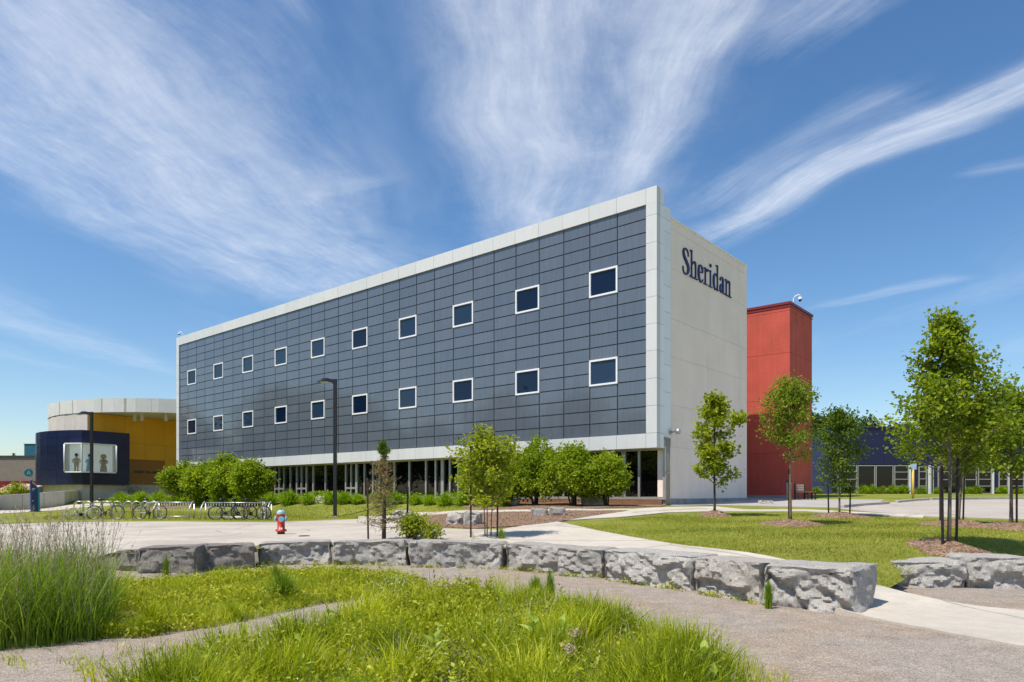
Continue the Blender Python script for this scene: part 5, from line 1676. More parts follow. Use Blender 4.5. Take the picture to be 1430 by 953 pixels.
def tree(name, label, cat, base, H, hb, prof, n_limb, n_leaf, leaf, leafmat, barkmat, r0, seed, group=None,
         lean=(0, 0), stems=1, clus=0.16, elev=(25, 60), limbs_from=None, wid=0.42, xs=1.0, sparse=0.0, spread=0.0, light=0.5, skew=(0, 0)):
    """H total height, hb bottom of crown, prof [(0..1, radius)...] crown outline from hb to H"""
    rg = random.Random(seed); rs = np.random.RandomState(seed)
    root = thing(name, label, cat, base, 0.0, group)
    pr = np.array(prof)
    def rad(t): return float(np.interp(t, pr[:, 0], pr[:, 1]))
    tips = []
    for s in range(stems):
        trunk = MB(); lim = MB() if stems == 1 else trunk
        an = 2 * PI * s / stems + 0.4
        off = Vector((math.cos(an), math.sin(an), 0)) * (0.05 + spread * 0.2 if stems > 1 else 0)
        N = 12
        pts = []
        top = H * (0.96 if stems == 1 else rg.uniform(0.72, 0.92))
        wx, wy = rg.uniform(0, 6), rg.uniform(0, 6)
        for i in range(N + 1):
            t = i / N
            so = off * (1 + (spread * 9 * t if stems > 1 else 0))
            pts.append(Vector((lean[0] * t + so.x + 0.03 * math.sin(wx + 5 * t) * H * 0.12 * min(1, t * 3) , lean[1] * t + so.y + 0.03 * math.sin(wy + 4 * t) * H * 0.12 * min(1, t * 3), top * t - 0.05 * (i == 0))))
        rr = [r0 * (1.25 if i == 0 else 1) * (1 - 0.86 * (i / N) ** 0.9) / (1 if stems == 1 else 1.25) for i in range(N + 1)]
        trunk.tube(pts, rr, 9)
        nl = max(3, n_limb // stems)
        for k in range(nl):
            t = (k + rg.uniform(0.1, 0.9)) / nl
            h = (limbs_from or hb) + (top * 0.97 - (limbs_from or hb)) * (t ** 0.92)
            f = h / top * N; i = min(N - 1, int(f))
            p = pts[i].lerp(pts[i + 1], f - i)
            tt = min(1.0, max(0.0, (h - hb) / (H - hb)))
            az = k * 2.39996 + rg.uniform(-0.5, 0.5) + s
            el = R(rg.uniform(*elev)) + tt * 0.35
            Rr = rad(min(1, tt + 0.08)) * rg.uniform(0.70, 1.12)
            L = max(0.12, min(Rr / max(0.35, math.cos(el)) * 0.92, (H - h) / max(0.3, math.sin(max(el, 0.05)) + 0.12) * 0.95 + 0.10))
            for _ in range(9):                                  # keep the limb's tip inside the crown outline
                e_ = (h + L * math.sin(el) - hb) / (H - hb)
                if e_ > 1.0 or L * math.cos(el) > rad(min(1, max(0, e_))) * 1.08 + 0.06: L *= 0.88
            d = Vector((math.cos(az) * math.cos(el) * xs, math.sin(az) * math.cos(el), math.sin(el)))
            d += Vector((skew[0] * rg.random(), skew[1] * rg.random(), 0))
            lp_ = limb_tube(lim, p, d, L, max(0.006, rr[i] * 0.45), 0.004, rg, 5, 5)
            for q in range(2, 6):
                tips.append((lp_[q], 1.0, (lp_[q] - p).normalized()))
            nt = max(2, int(L / 0.22))
            for _ in range(nt):
                a = rg.uniform(0.25, 1.0) * 5; ii = min(4, int(a)); b0 = lp_[ii].lerp(lp_[ii + 1], a - ii)
                dd = (d.normalized() * 0.6 + Vector((rg.uniform(-1, 1), rg.uniform(-1, 1), rg.uniform(-0.4, 0.8)))).normalized()
                l2 = L * rg.uniform(0.18, 0.42)
                tp_ = limb_tube(lim, b0, dd, l2, 0.006, 0.0025, rg, 4, 2)
                tips += [(tp_[1], 0.8, dd), (tp_[2], 1.2, dd), (tp_[2], 1.0, dd)]
        tips += [(pts[-1], 1.0, Vector((0, 0, 1))), (pts[-2], 0.8, Vector((0, 0, 1)))]
        trunk.build('trunk' if stems == 1 else 'stem', barkmat, root)
        if stems == 1: lim.build('limbs', barkmat, root)
    if sparse: tips = [t for t in tips if rg.random() > sparse]
    w = np.array([t[1] for t in tips]); w /= w.sum()
    idx = rs.choice(len(tips), n_leaf, p=w)
    TC = np.array([tuple(t[0]) for t in tips]); TO = np.array([tuple(t[2]) for t in tips])
    C = TC[idx] + rs.normal(size=(n_leaf, 3)) * clus * np.array([1, 1, 0.75])
    C[:, 2] = np.maximum(C[:, 2], hb * 0.8)
    size = leaf * rs.uniform(0.6, 1.25, n_leaf)
    V, T = leaf_cards(C, size, rs, wid=wid, out=TO[idx])
    cl = rs.uniform(0, 1, len(tips))[idx]                       # some sprays are younger and paler than others
    rnd = np.clip(0.25 * rs.uniform(0, 1, n_leaf) + 0.45 * cl + 0.3 * light + rs.normal(0, 0.08, n_leaf), 0, 1)
    fast_mesh('crown', V, T, rep(rnd, 4), leafmat, root)
    return root


def mulch_ring(p, r, label, h=0.13):
    rs = random.Random(int(p.x * 100))
    m = MB(); n = 30; rings = 7; vs = []
    for i in range(rings + 1):
        t = i / rings
        for k in range(n):
            an = 2 * PI * k / n
            rr = r * t * (1 + 0.10 * math.sin(3 * an + p.x) + 0.06 * math.sin(7 * an + p.y) + rs.uniform(-0.03, 0.03) * t)
            x, y = rr * math.cos(an), rr * math.sin(an) * 1.0
            z = float(U(p.x + x, p.y + y)) - p.z + h * (math.cos(PI * t) * 0.5 + 0.5) * (0.85 + 0.3 * rs.random()) + 0.028 - 0.06 * (i == rings)
            vs.append((x, y, z))
    fs = []
    for i in range(rings):
        for k in range(n):
            l = (k + 1) % n
            fs.append((i * n + k, (i + 1) * n + k, (i + 1) * n + l, i * n + l))
    m.add(vs, fs, True)
    o = m.build('mulch_mound', MAT['mulch']); o.location = p
    rs2 = np.random.RandomState(7)
    return tag(o, label, 'mulch mound', 'mulch mounds round the lawn trees')


def stake(p, H, label, mat='stake_dark', lean=(0, 0), w=0.035):
    m = MB()
    a, b = Vector((0, 0, -0.2)), Vector((lean[0], lean[1], H))
    m.bar(a, b, w, 0.006, (0, 1, 0)); m.bar(a + Vector((0, 0.004 + w * 0.35, 0)), b + Vector((0, 0.004 + w * 0.35, 0)), 0.007, w * 0.7, (0, 1, 0))
    for k in range(int(H / 0.12)):
        t = (k + 1) * 0.12 / H; q = a.lerp(b, (0.2 + t * H) / (H + 0.2))
        m.box(q.x - 0.006, q.x + 0.006, q.y - 0.014, q.y - 0.0035, q.z - 0.012, q.z + 0.012)
    o = m.build('tree_stake', MAT[mat]); o.location = p
    return tag(o, label, 'stake', 'metal tree stakes')


def px2m(p): return p.y / F          # metres per photo pixel at a point


def gp(px, py): return P(px, py)


# --- trees of the right-hand lawn
b = gp(998, 721); k = px2m(b)
tree('young_maple', 'slim young maple with ragged pale green crown in front of the beige end wall', 'tree', b, 175 * k, 38 * k,
     [(0, .62), (.12, .82), (.22, .55), (.34, .86), (.48, .60), (.62, .88), (.75, .46), (.9, .26), (1, .12)], 26, 4300, 0.122, MAT['leaf_yel'], MAT['bark_dark'], 0.045, 11,
     'young trees on the right lawn', clus=0.11, elev=(5, 40), sparse=0.28, light=0.5)
mulch_ring(b, 0.62, 'small mulch mound at the foot of the slim maple by the end wall', 0.16)
b = gp(1104, 733); k = px2m(b)
tree('young_tree', 'young lollipop tree with a reddish tinged crown in front of the red tower', 'tree', b, 199 * k, 88 * k,
     [(0, .35), (.15, .66), (.4, .80), (.65, .72), (.85, .45), (1, .18)], 24, 4600, 0.10, MAT['leaf_ash'], MAT['bark'], 0.04, 12,
     'young trees on the right lawn', clus=0.13, elev=(15, 60), wid=0.26, sparse=0.1, light=0.45)
stake(b + Vector((0.02, 0.18, 0)), 78 * k, 'wooden-brown stake tied to the trunk of the lollipop tree by the red tower', 'rust')
mulch_ring(b, 0.95, 'round mulch mound at the foot of the lollipop tree by the red tower')
b = gp(1172, 722); k = px2m(b)
tree('young_tree', 'small young tree between two black stakes in front of the blue building', 'tree', b, 146 * k, 28 * k,
     [(0, .45), (.15, .80), (.4, .88), (.65, .75), (.85, .42), (1, .15)], 26, 4200, 0.105, MAT['leaf_dark'], MAT['bark'], 0.035, 13,
     'young trees on the right lawn', clus=0.13, elev=(5, 55), wid=0.30, sparse=0.15, light=0.6)
stake(b + Vector((-14.5 * k, 0, 0)), 46 * k, 'left black stake of the small tree in front of the blue building', 'stake_dark', (-0.03, 0), 0.05)
stake(b + Vector((14.5 * k, 0, 0)), 50 * k, 'right black stake of the small tree in front of the blue building', 'stake_dark', (0.03, 0), 0.05)
mulch_ring(b, 1.0, 'mulch mound of the small tree with two black stakes')
b = gp(1325, 768); k = px2m(b)
tree('maple_tree', 'tallest tree on the right lawn, a pointed maple between two long stakes', 'tree', b, 336 * k, 92 * k,
     [(0, .80), (.12, 1.22), (.28, 1.18), (.45, .88), (.6, .58), (.75, .36), (.88, .20), (1, .08)], 52, 13000, 0.080, MAT['leaf_maple'], MAT['bark'], 0.042, 14,
     'young trees on the right lawn', clus=0.12, elev=(15, 55), sparse=0.08, light=0.5, wid=0.46, skew=(0.1, 0))
stake(b + Vector((-15 * k, -0.15, 0.06)), 112 * k, 'left long black stake of the tallest lawn tree', 'stake_dark', (-0.02, 0), 0.055)
stake(b + Vector((15 * k, 0.1, 0.06)), 124 * k, 'right long black stake of the tallest lawn tree', 'stake_dark', (0.03, 0), 0.055)
mulch_ring(b, 0.82, 'large dark mulch mound round the tallest lawn tree', 0.15)
b = gp(1338, 734); k = px2m(b)
tree('maple_tree', 'bushy leaning maple standing behind the tallest lawn tree', 'tree', b, 165 * k, 66 * k,
     [(0, .6), (.2, .85), (.5, .85), (.75, .60), (1, .2)], 26, 5200, 0.085, MAT['leaf_yel'], MAT['bark'], 0.04, 15,
     'young trees on the right lawn', clus=0.14, elev=(5, 50), light=0.35, lean=(0.22, 0))
for dx, hh_, nm, ln in ((-22, 78, 'left', 0.0), (-9, 84, 'middle', 0.0), (10, 86, 'right', 0.05)):
    stake(b + Vector((dx * k, 0.1, 0)), hh_ * k, '%s rust-brown stake of the leaning maple behind the tallest tree' % nm, 'rust', (ln, 0), 0.045)
mulch_ring(b, 1.0, 'mulch mound of the leaning maple behind the tallest tree')
b = gp(1412, 738); k = px2m(b)
tree('maple_tree', 'dense maple cut by the right edge of the picture', 'tree', b, 188 * k, 66 * k,
     [(0, .40), (.2, .72), (.5, .80), (.75, .60), (1, .15)], 30, 5600, 0.09, MAT['leaf_maple'], MAT['bark'], 0.05, 16,
     'young trees on the right lawn', clus=0.13, elev=(10, 55), light=0.45)
stake(b + Vector((4 * k, -0.1, 0)), 70 * k, 'stake beside the trunk of the dense maple at the right edge', 'rust', (0, 0), 0.05)
mulch_ring(b, 1.05, 'mulch mound of the dense maple at the right edge')

# --- the staked maple and the dying spruce behind the wall
b = gp(681, 757); b = at(681, 17.0, z=0); b.z = float(U(b.x, b.y)); k = px2m(b)
tree('young_maple', 'small multi-stemmed maple between two rusty stakes right behind the seat wall', 'tree', b, EYE + (HYP - 588) / F * b.y - b.z, 0.95,
     [(0, .36), (.15, .62), (.35, .74), (.55, .56), (.7, .32), (.85, .18), (1, .08)], 36, 5200, 0.088, MAT['leaf_yel'], MAT['bark'], 0.020, 21,
     stems=3, spread=0.16, clus=0.11, elev=(10, 60), limbs_from=0.55, light=0.55, skew=(-0.08, 0))
h = EYE + (HYP - 634) / F * b.y - b.z
stake(at(657.5, b.y, z=b.z), EYE + (HYP - 622) / F * b.y - b.z, 'left rusty stake of the small maple behind the seat wall', 'rust', (0, 0), 0.045)
stake(at(694.5, b.y, z=b.z), EYE + (HYP - 655) / F * b.y - b.z, 'right rusty stake of the small maple behind the seat wall', 'rust', (0.01, 0), 0.045)


def spruce(p, H, label):
    rg = random.Random(31); rs = np.random.RandomState(31)
    root = thing('spruce', label, 'tree', p)
    tr = MB(); lm = MB()
    pts = [Vector((0.015 * math.sin(3 * t), 0, H * 0.97 * t - (0.1 if t == 0 else 0))) for t in np.linspace(0, 1, 9)]
    tr.tube(pts, [0.055, 0.05, 0.045, 0.036, 0.03, 0.024, 0.017, 0.010, 0.004], 8)
    brown, green = [], []
    z = 0.30
    while z < H * 0.985:
        t = z / H
        L0 = 0.62 * (1 - t) ** 0.7 + 0.03
        if 0.76 < t < 0.86: L0 *= 0.35
        if t > 0.86: L0 = 0.20 * (1.1 - t) / 0.24
        for q in range(5):
            az = rg.uniform(0, 2 * PI); L = L0 * rg.uniform(0.6, 1.15)
            d = Vector((math.cos(az), math.sin(az), rg.uniform(-0.15, 0.35) if t < 0.86 else rg.uniform(0.1, 0.7)))
            lp_ = limb_tube(lm, Vector((0, 0, z)), d, L, 0.008, 0.002, rg, 4, 3, 0.05, 0.12)
            for i in range(3):
                for j in range(6 if t < 0.3 else 9):
                    c = lp_[i].lerp(lp_[i + 1], rg.random())
                    (green if (t > 0.86 or rg.random() < 0.10) else brown).append(tuple(c))
        z += 0.10
    tr.build('trunk', MAT['bark_dark'], root); lm.build('limbs', MAT['bark'], root)
    for nm, pl, mt, kf in (('brown_needles', brown, 'needle', 1), ('green_needles', green, 'needle_green', 3)):
        C = np.repeat(np.array(pl), kf, 0); n = len(C)
        C = C + rs.normal(size=(n, 3)) * 0.02
        V, T = leaf_cards(C, 0.085 * rs.uniform(0.6, 1.3, n), rs, wid=0.09, droop=-0.1)
        fast_mesh(nm, V, T, rep(rs.uniform(0, 1, n), 4), MAT[mt], root)
    return root


b = at(536, 16.9, z=0); b.z = float(U(b.x, b.y))
spruce(b, EYE + (HYP - 617) / F * b.y - b.z, 'dying spruce with brown needles and a green tip behind the seat wall')
stake(at(514.5, b.y - 0.1, z=b.z), EYE + (HYP - 668) / F * b.y - b.z, 'left rusty stake of the dying spruce', 'rust', (-0.03, 0), 0.045)
stake(at(568, b.y + 0.2, z=b.z), EYE + (HYP - 680) / F * b.y - b.z, 'right dark stake of the dying spruce', 'stake_dark', (0.03, 0), 0.045)


def shrub(p, rx, ry, h, hb, label, cat, mat, n, leaf, seed, group=None, stems=6, name='shrub', wid=0.40, lumps=9, bark='bark_dark', light=0.5):
    """several bent stems carrying a lumpy crown built of leaf clumps"""
    rg = random.Random(seed); rs = np.random.RandomState(seed)
    root = thing(name, label, cat, p, 0.0, group)
    m = MB()
    cen = []
    for i in range(lumps):
        an = i * 2.4 + rg.uniform(-.4, .4); q = math.sqrt((i + 0.3) / lumps) * rg.uniform(0.55, 0.82)
        cz = hb + (h - hb) * (0.30 + 0.42 * (1 - q) + rg.uniform(-0.20, 0.14))
        cen.append((rx * q * math.cos(an), ry * q * math.sin(an), cz, rg.uniform(0.36, 0.52)))
    for i in range(stems):
        c = cen[i % len(cen)]
        a = Vector((rg.uniform(-.12, .12), rg.uniform(-.1, .1), -0.05)); e = Vector((c[0] * 0.9, c[1] * 0.9, c[2]))
        md = a.lerp(e, 0.5) + Vector((rg.uniform(-.1, .1), rg.uniform(-.1, .1), 0.1 * h))
        m.tube([a, a.lerp(md, .5), md, md.lerp(e, .5), e], [0.045, 0.036, 0.028, 0.018, 0.008], 6)
        for _ in range(4):
            f = md.lerp(e, rg.random()); limb_tube(m, f, Vector((rg.uniform(-1, 1), rg.uniform(-1, 1), rg.uniform(0, 1))), 0.4 * rx, 0.012, 0.003, rg, 4, 3)
    m.build('stems', MAT[bark], root)
    # leaves sit in twig sprays near the surface of each clump
    spr = []
    for (cx, cy, cz, f) in cen:
        ns = 34
        u = rs.normal(size=(ns, 3)); u /= np.linalg.norm(u, axis=1, keepdims=True)
        u[:, 2] = np.where(u[:, 2] < -0.85, -u[:, 2], u[:, 2])
        r = np.array([rx * f * 1.05, ry * f * 1.05, (h - hb) * 0.36]) * rs.uniform(0.62, 1.08, (ns, 1))
        spr.append(np.array([cx, cy, cz]) + u * r)
    spr = np.concatenate(spr); u_c = rs.uniform(0, 1, len(spr))
    idx = rs.randint(0, len(spr), n)
    C = spr[idx] + rs.normal(size=(n, 3)) * leaf * 1.15
    C[:, 2] = np.clip(C[:, 2], hb * 0.75, None)
    ctr = np.array([0, 0, (h + hb) / 2]); o = C - ctr; o /= np.linalg.norm(o, axis=1, keepdims=True) + 1e-9
    V, T = leaf_cards(C, leaf * rs.uniform(0.65, 1.25, n), rs, wid=wid, out=o, droop=0.35)
    rnd = np.clip(0.35 * rs.uniform(0, 1, n) + 0.4 * u_c[idx] + 0.25 * light + rs.normal(0, .06, n), 0, 1)
    fast_mesh('foliage', V, T, rep(rnd, 4), MAT[mat], root)
    return root


def facade_pt(px, off):
    """ground point `off` metres in front of the facade on the ray of a photo column"""
    x, _ = on_front(px, HYP, -off)
    q = CORNER + Matrix.Rotation(BRZ, 3, 'Z') @ Vector((x, -off, 0))
    q.z = float(U(q.x, q.y)); return q


LS = [(258, 646, 42, 'leftmost of the clipped yellow-green shrub trees at the far end of the facade'),
      (289, 645, 40, 'pale-trunked shrub tree, second from the left at the far end of the facade'),
      (318, 638, 40, 'tallest shrub tree at the far end of the facade, third from the left'),
      (348, 642, 38, 'rightmost of the clipped shrub trees at the far end of the facade')]
for i, (px, yt, wpx, lab) in enumerate(LS):
    b = facade_pt(px, 2.2 + 0.4 * (i % 2)); k = px2m(b)
    shrub(b, wpx * k * 0.72, 1.7, EYE + (HYP - yt - 5) * k - b.z, EYE + (HYP - 689) * k - b.z, lab, 'shrub', 'leaf_shrub', 12000, 0.17, 50 + i, 'clipped shrub trees along the facade', 6, 'shrub_tree', lumps=10)
RS_ = [(676, 640, 36, 'low rounded shrub tree almost hidden behind the small staked maple'),
       (706, 632, 40, 'leftmost rounded shrub tree below the facade, right behind the staked maple'),
       (748, 625, 44, 'tallest rounded shrub tree below the facade, above the pair of squared stones'),
       (800, 631, 42, 'rounded shrub tree behind the wide pale rock, second from the right'),
       (846, 638, 34, 'smallest rounded shrub tree, nearest the building corner')]
for i, (px, yt, wpx, lab) in enumerate(RS_):
    b = facade_pt(px, 1.9 + 0.5 * (i % 2)); k = px2m(b)
    shrub(b, wpx * k * 0.98, 1.4, EYE + (HYP - yt) * k - b.z, max(0.15, EYE + (HYP - 696) * k - b.z), lab, 'shrub', 'leaf_shrub', 12000, 0.115, 60 + i, 'rounded shrub trees along the facade', 7, 'shrub_tree', lumps=11)
b = at(576, 16.8, z=0); b.z = float(U(b.x, b.y))
shrub(b, 0.42, 0.3, 0.62, 0.08, 'small bright green bush behind the seat wall right of the dying spruce', 'bush', 'leaf_yel', 1500, 0.065, 70, None, 6, 'bush', lumps=7)
b = at(606, 16.6, z=0); b.z = float(U(b.x, b.y))
shrub(b, 0.22, 0.2, 0.42, 0.05, 'tiny green bush behind the seat wall, right of the bright green bush', 'bush', 'leaf_yel', 600, 0.055, 71, None, 5, 'bush', lumps=5)
b = at(24, 60, z=0); b.z = 0.5
shrub(b, 1.2, 0.8, EYE + (HYP - 679) / F * 60 - 0.5, 0.6, 'light green bush behind the retaining wall at the far left', 'bush', 'leaf_yel', 1500, 0.16, 72, None, 5, 'bush', lumps=6)

# --- trees beyond the blue building
FT = [(1142, 586, 70, 'grey-green tree beyond the left end of the blue building'), (1178, 582, 74, 'tree beyond the blue building behind the small staked tree'), (1212, 588, 82, 'rounded tree over the navy siding of the blue building'),
      (1258, 596, 78, 'tree beyond the roof of the blue building right of the sign post'), (1302, 590, 80, 'tree behind the blue building left of the tallest maple trunk'), (1362, 588, 84, 'tree beyond the blue building between the lawn maples'), (1425, 585, 80, 'tree beyond the blue building at the right edge')]
for i, (px, yt, Y, lab) in enumerate(FT):
    b = at(px, Y, z=1.2); k = Y / F
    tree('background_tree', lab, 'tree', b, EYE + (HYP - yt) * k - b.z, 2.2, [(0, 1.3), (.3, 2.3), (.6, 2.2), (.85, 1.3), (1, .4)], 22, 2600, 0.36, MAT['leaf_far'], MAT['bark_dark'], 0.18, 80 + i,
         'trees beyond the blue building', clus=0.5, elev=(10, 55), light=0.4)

# ------------------------------------------------------------------ grasses and weeds
def blades(C, h, w, lean, rs, curl=0.5, seg=3):
    """tapered bent blades: C (n,3) roots, h heights, w widths, lean (n,) horizontal reach"""
    n = len(C)
    az = rs.uniform(0, 2 * PI, n); fz = az + PI / 2 + rs.normal(0, 0.6, n)
    dx, dy = np.cos(az), np.sin(az); sx, sy = np.cos(fz), np.sin(fz)
    V = []
    for i in range(seg):
        t = i / seg
        ww = w * (1 - 0.55 * t) / 2
        ox = dx * lean * t ** (1 + curl); oy = dy * lean * t ** (1 + curl); oz = h * (t - 0.18 * (lean / np.maximum(h, .01)) * t * t)
        p = np.stack([C[:, 0] + ox, C[:, 1] + oy, C[:, 2] + oz], 1); s = np.stack([sx * ww, sy * ww, 0 * ww], 1)
        V += [p - s, p + s]
    oz = h * (1 - 0.30 * lean / np.maximum(h, .01))
    V.append(np.stack([C[:, 0] + dx * lean, C[:, 1] + dy * lean, C[:, 2] + oz], 1))
    m = 2 * seg + 1
    V = np.stack(V, 1).reshape(-1, 3)
    b = np.arange(n)[:, None] * m
    T = []
    for i in range(seg - 1): T += [b + [2 * i, 2 * i + 1, 2 * i + 3], b + [2 * i, 2 * i + 3, 2 * i + 2]]
    T.append(b + [2 * seg - 2, 2 * seg - 1, 2 * seg])
    return V, np.concatenate(T), m


def scatter(poly, n, rs, fade=0.0):
    x0, x1 = min(p[0] for p in poly), max(p[0] for p in poly); y0, y1 = min(p[1] for p in poly), max(p[1] for p in poly)
    out = []
    tot = 0
    while tot < n:
        X = rs.uniform(x0, x1, n); Y = rs.uniform(y0, y1, n)
        m = inside(poly, X, Y)
        out.append(np.stack([X[m], Y[m]], 1)); tot += m.sum()
        if m.sum() == 0: break
    return np.concatenate(out)[:n]


def clumpy(XY, sc, seed):
    """slow patchiness 0..1 for colour and height"""
    X, Y = XY[:, 0], XY[:, 1]
    r = np.random.RandomState(seed); f = np.zeros(len(X))
    for k in range(7):
        a = r.uniform(0, 2 * PI); q = sc * r.uniform(0.6, 2.6)
        f += np.sin((X * math.cos(a) + Y * math.sin(a)) * q + r.uniform(0, 6)) / 7
    return np.clip(0.5 + f * 1.15, 0, 1)


def gpoly(l): return [(G(a, b).x, G(a, b).y) for a, b in l]


rs = np.random.RandomState(3)
MEADOW = gpoly([(120, 1010), (215, 965), (330, 930), (450, 897), (555, 868), (600, 850), (650, 842), (700, 858), (740, 846), (790, 862), (850, 884), (905, 905), (975, 938), (1040, 985), (1075, 1040), (600, 1060)])
BED = gpoly([(120, 895), (200, 893), (290, 878), (350, 866), (440, 846), (520, 836), (585, 832), (600, 818), (560, 806), (500, 803), (450, 800), (380, 801), (320, 804), (240, 810), (170, 815), (120, 830)])


def grass_mass(name, poly, n, hr, wr, lr, mat, seed, base_rnd=0.0, hf=gz, psc=2.2, thin=0.0):
    rs = np.random.RandomState(seed)
    XY = scatter(poly, n, rs)
    if thin: XY = XY[rs.uniform(0, 1, len(XY)) < np.clip((clumpy(XY, 3.4, seed + 50) - thin) * 4 + 0.25, 0.10, 1)]
    c = clumpy(XY, psc, seed)
    h = rs.uniform(hr[0], hr[1], len(XY)) * (0.40 + 0.95 * c)
    w = rs.uniform(wr[0], wr[1], len(XY)); l = h * rs.uniform(lr[0], lr[1], len(XY))
    C = np.stack([XY[:, 0], XY[:, 1], hf(XY[:, 0], XY[:, 1]) - 0.01], 1)
    V, T, m = blades(C, h, w, l, rs)
    r = np.clip(base_rnd + 0.62 * rs.uniform(0, 1, len(XY)) ** 1.2 + 0.55 * clumpy(XY, 2.6, seed + 9) - 0.12, 0, 1)
    return tag(fast_mesh(name, V, T, rep(r, m), MAT[mat]), kind='stuff')


grass_mass('meadow_grass', MEADOW, 78000, (0.16, 0.50), (0.006, 0.014), (0.12, 0.9), 'blade', 4, psc=3.0, thin=0.36)
grass_mass('dead_stalks', MEADOW, 2600, (0.12, 0.42), (0.004, 0.008), (0.2, 1.3), 'seed', 46)
grass_mass('bed_dead_stalks', BED, 900, (0.06, 0.20), (0.004, 0.008), (0.3, 1.3), 'seed', 47)
FRINGE = gpoly([(90, 1010), (205, 958), (330, 915), (450, 886), (555, 862), (640, 838), (740, 842), (850, 876), (985, 930), (1060, 985), (1040, 1000), (960, 950), (860, 905), (760, 872), (640, 868), (560, 885), (450, 912), (330, 945), (215, 985)])
grass_mass('meadow_fringe', FRINGE, 9000, (0.10, 0.48), (0.004, 0.009), (0.1, 0.6), 'blade', 44, 0.05, psc=4.0)
rs = np.random.RandomState(41)
XY = scatter(MEADOW, 14000, rs); c = clumpy(XY, 1.6, 77); XY = XY[rs.uniform(0, 1, len(XY)) < (c * 1.5 - 0.25)]
n = len(XY); C = np.stack([XY[:, 0], XY[:, 1], gz(XY[:, 0], XY[:, 1]) + rs.uniform(0.05, 0.34, n)], 1)
V, T = leaf_cards(C, rs.uniform(0.025, 0.06, n), rs, wid=0.34)
tag(fast_mesh('meadow_weeds', V, T, rep(np.clip(rs.uniform(0.1, 0.9, n), 0, 1), 4), MAT['weed']), kind='stuff')
# taller weeds at the far corner of the meadow, and low ground cover in the left bed
WEED = gpoly([(500, 880), (555, 858), (600, 846), (660, 842), (690, 852), (680, 880), (600, 900)])
n = 5200; XY = scatter(WEED, n, rs); hz = rs.uniform(0.05, 0.34, n) * (0.5 + 0.7 * clumpy(XY, 3.0, 5))
C = np.stack([XY[:, 0], XY[:, 1], hz], 1)
V, T = leaf_cards(C, rs.uniform(0.035, 0.075, n), rs, wid=0.36)
tag(fast_mesh('tall_weeds', V, T, rep(rs.uniform(0, 0.8, n), 4), MAT['weed']), kind='stuff')
n = 20000; XY = scatter(BED, n, rs); cc = clumpy(XY, 2.4, 15); keep = rs.uniform(0, 1, n) < 0.28 + 0.9 * cc; XY = XY[keep]; cc = cc[keep]; n = len(XY)
hz = rs.uniform(0.01, 0.13, n) * (0.35 + 1.2 * cc)
C = np.stack([XY[:, 0], XY[:, 1], gz(XY[:, 0], XY[:, 1]) + hz], 1)
V, T = leaf_cards(C, rs.uniform(0.03, 0.07, n), rs, wid=0.36)
tag(fast_mesh('ground_cover', V, T, rep(np.clip(rs.uniform(0.1, 0.75, n) + 0.35 * (cc - 0.5), 0, 1), 4), MAT['weed']), kind='stuff')
grass_mass('bed_grass', BED, 34000, (0.06, 0.26), (0.005, 0.010), (0.2, 0.9), 'blade', 17, 0.05, psc=3.2)
# upright leafy weed stems of several heights
def weed_stems(name, poly, n, hr, mat, seed, ls=0.075, wid=0.16, gap=0.022):
    rs = np.random.RandomState(seed); XY = scatter(poly, n, rs); Cs, Sz, Rn, O = [], [], [], []
    VV, TT, RR = [], [], []; off = 0
    for x, y in XY:
        h = rs.uniform(*hr); ln = rs.normal(size=2) * 0.07 * h / 0.4; z0 = float(gz(x, y)); tone = rs.uniform(0, 0.6)
        tip = np.array([x + ln[0], y + ln[1], z0 + h]); b0 = np.array([x, y, z0]); s = np.array([0.003, 0.0015, 0])
        VV += [b0 - s, b0 + s, tip]; TT.append((off, off + 1, off + 2)); RR += [0.3] * 3; off += 3
        k = int(h / gap)
        for j in range(k):
            t = 0.15 + 0.85 * j / k; c = b0 + (tip - b0) * t; az = j * 2.4 + rs.uniform(0, 0.5)
            Cs.append(c); Sz.append((ls if t < 0.8 else ls * 0.6) * rs.uniform(0.6, 1.2) * (1.15 - 0.5 * t)); Rn.append(np.clip(tone + 0.4 * rs.uniform() + 0.25 * (t > 0.85), 0, 1)); O.append((math.cos(az) * 1.4, math.sin(az) * 1.4, 0.9))
    V, T = leaf_cards(np.array(Cs), np.array(Sz), rs, wid=wid, out=np.array(O) * 1.6, droop=0.0)
    V = np.concatenate([np.array(VV), V]); T = np.concatenate([np.array(TT), T + off]); r = np.concatenate([RR, rep(np.array(Rn), 4)])
    return tag(fast_mesh(name, V, T, r, MAT[mat]), kind='stuff')


weed_stems('weed_stems', WEED, 110, (0.25, 0.62), 'weed', 71)
weed_stems('meadow_stems', MEADOW, 240, (0.20, 0.55), 'blade', 72)
weed_stems('fringe_stems', FRINGE, 80, (0.20, 0.50), 'weed', 73)
weed_stems('broad_weeds', MEADOW, 70, (0.22, 0.46), 'milk', 75, 0.13, 0.24, 0.040)
weed_stems('corner_broad_weeds', WEED, 30, (0.25, 0.50), 'weed', 76, 0.12, 0.26, 0.036)
weed_stems('bed_broad_weeds', BED, 34, (0.12, 0.30), 'weed', 77, 0.10, 0.28, 0.034)
weed_stems('bed_stems', BED, 110, (0.12, 0.36), 'weed', 74)
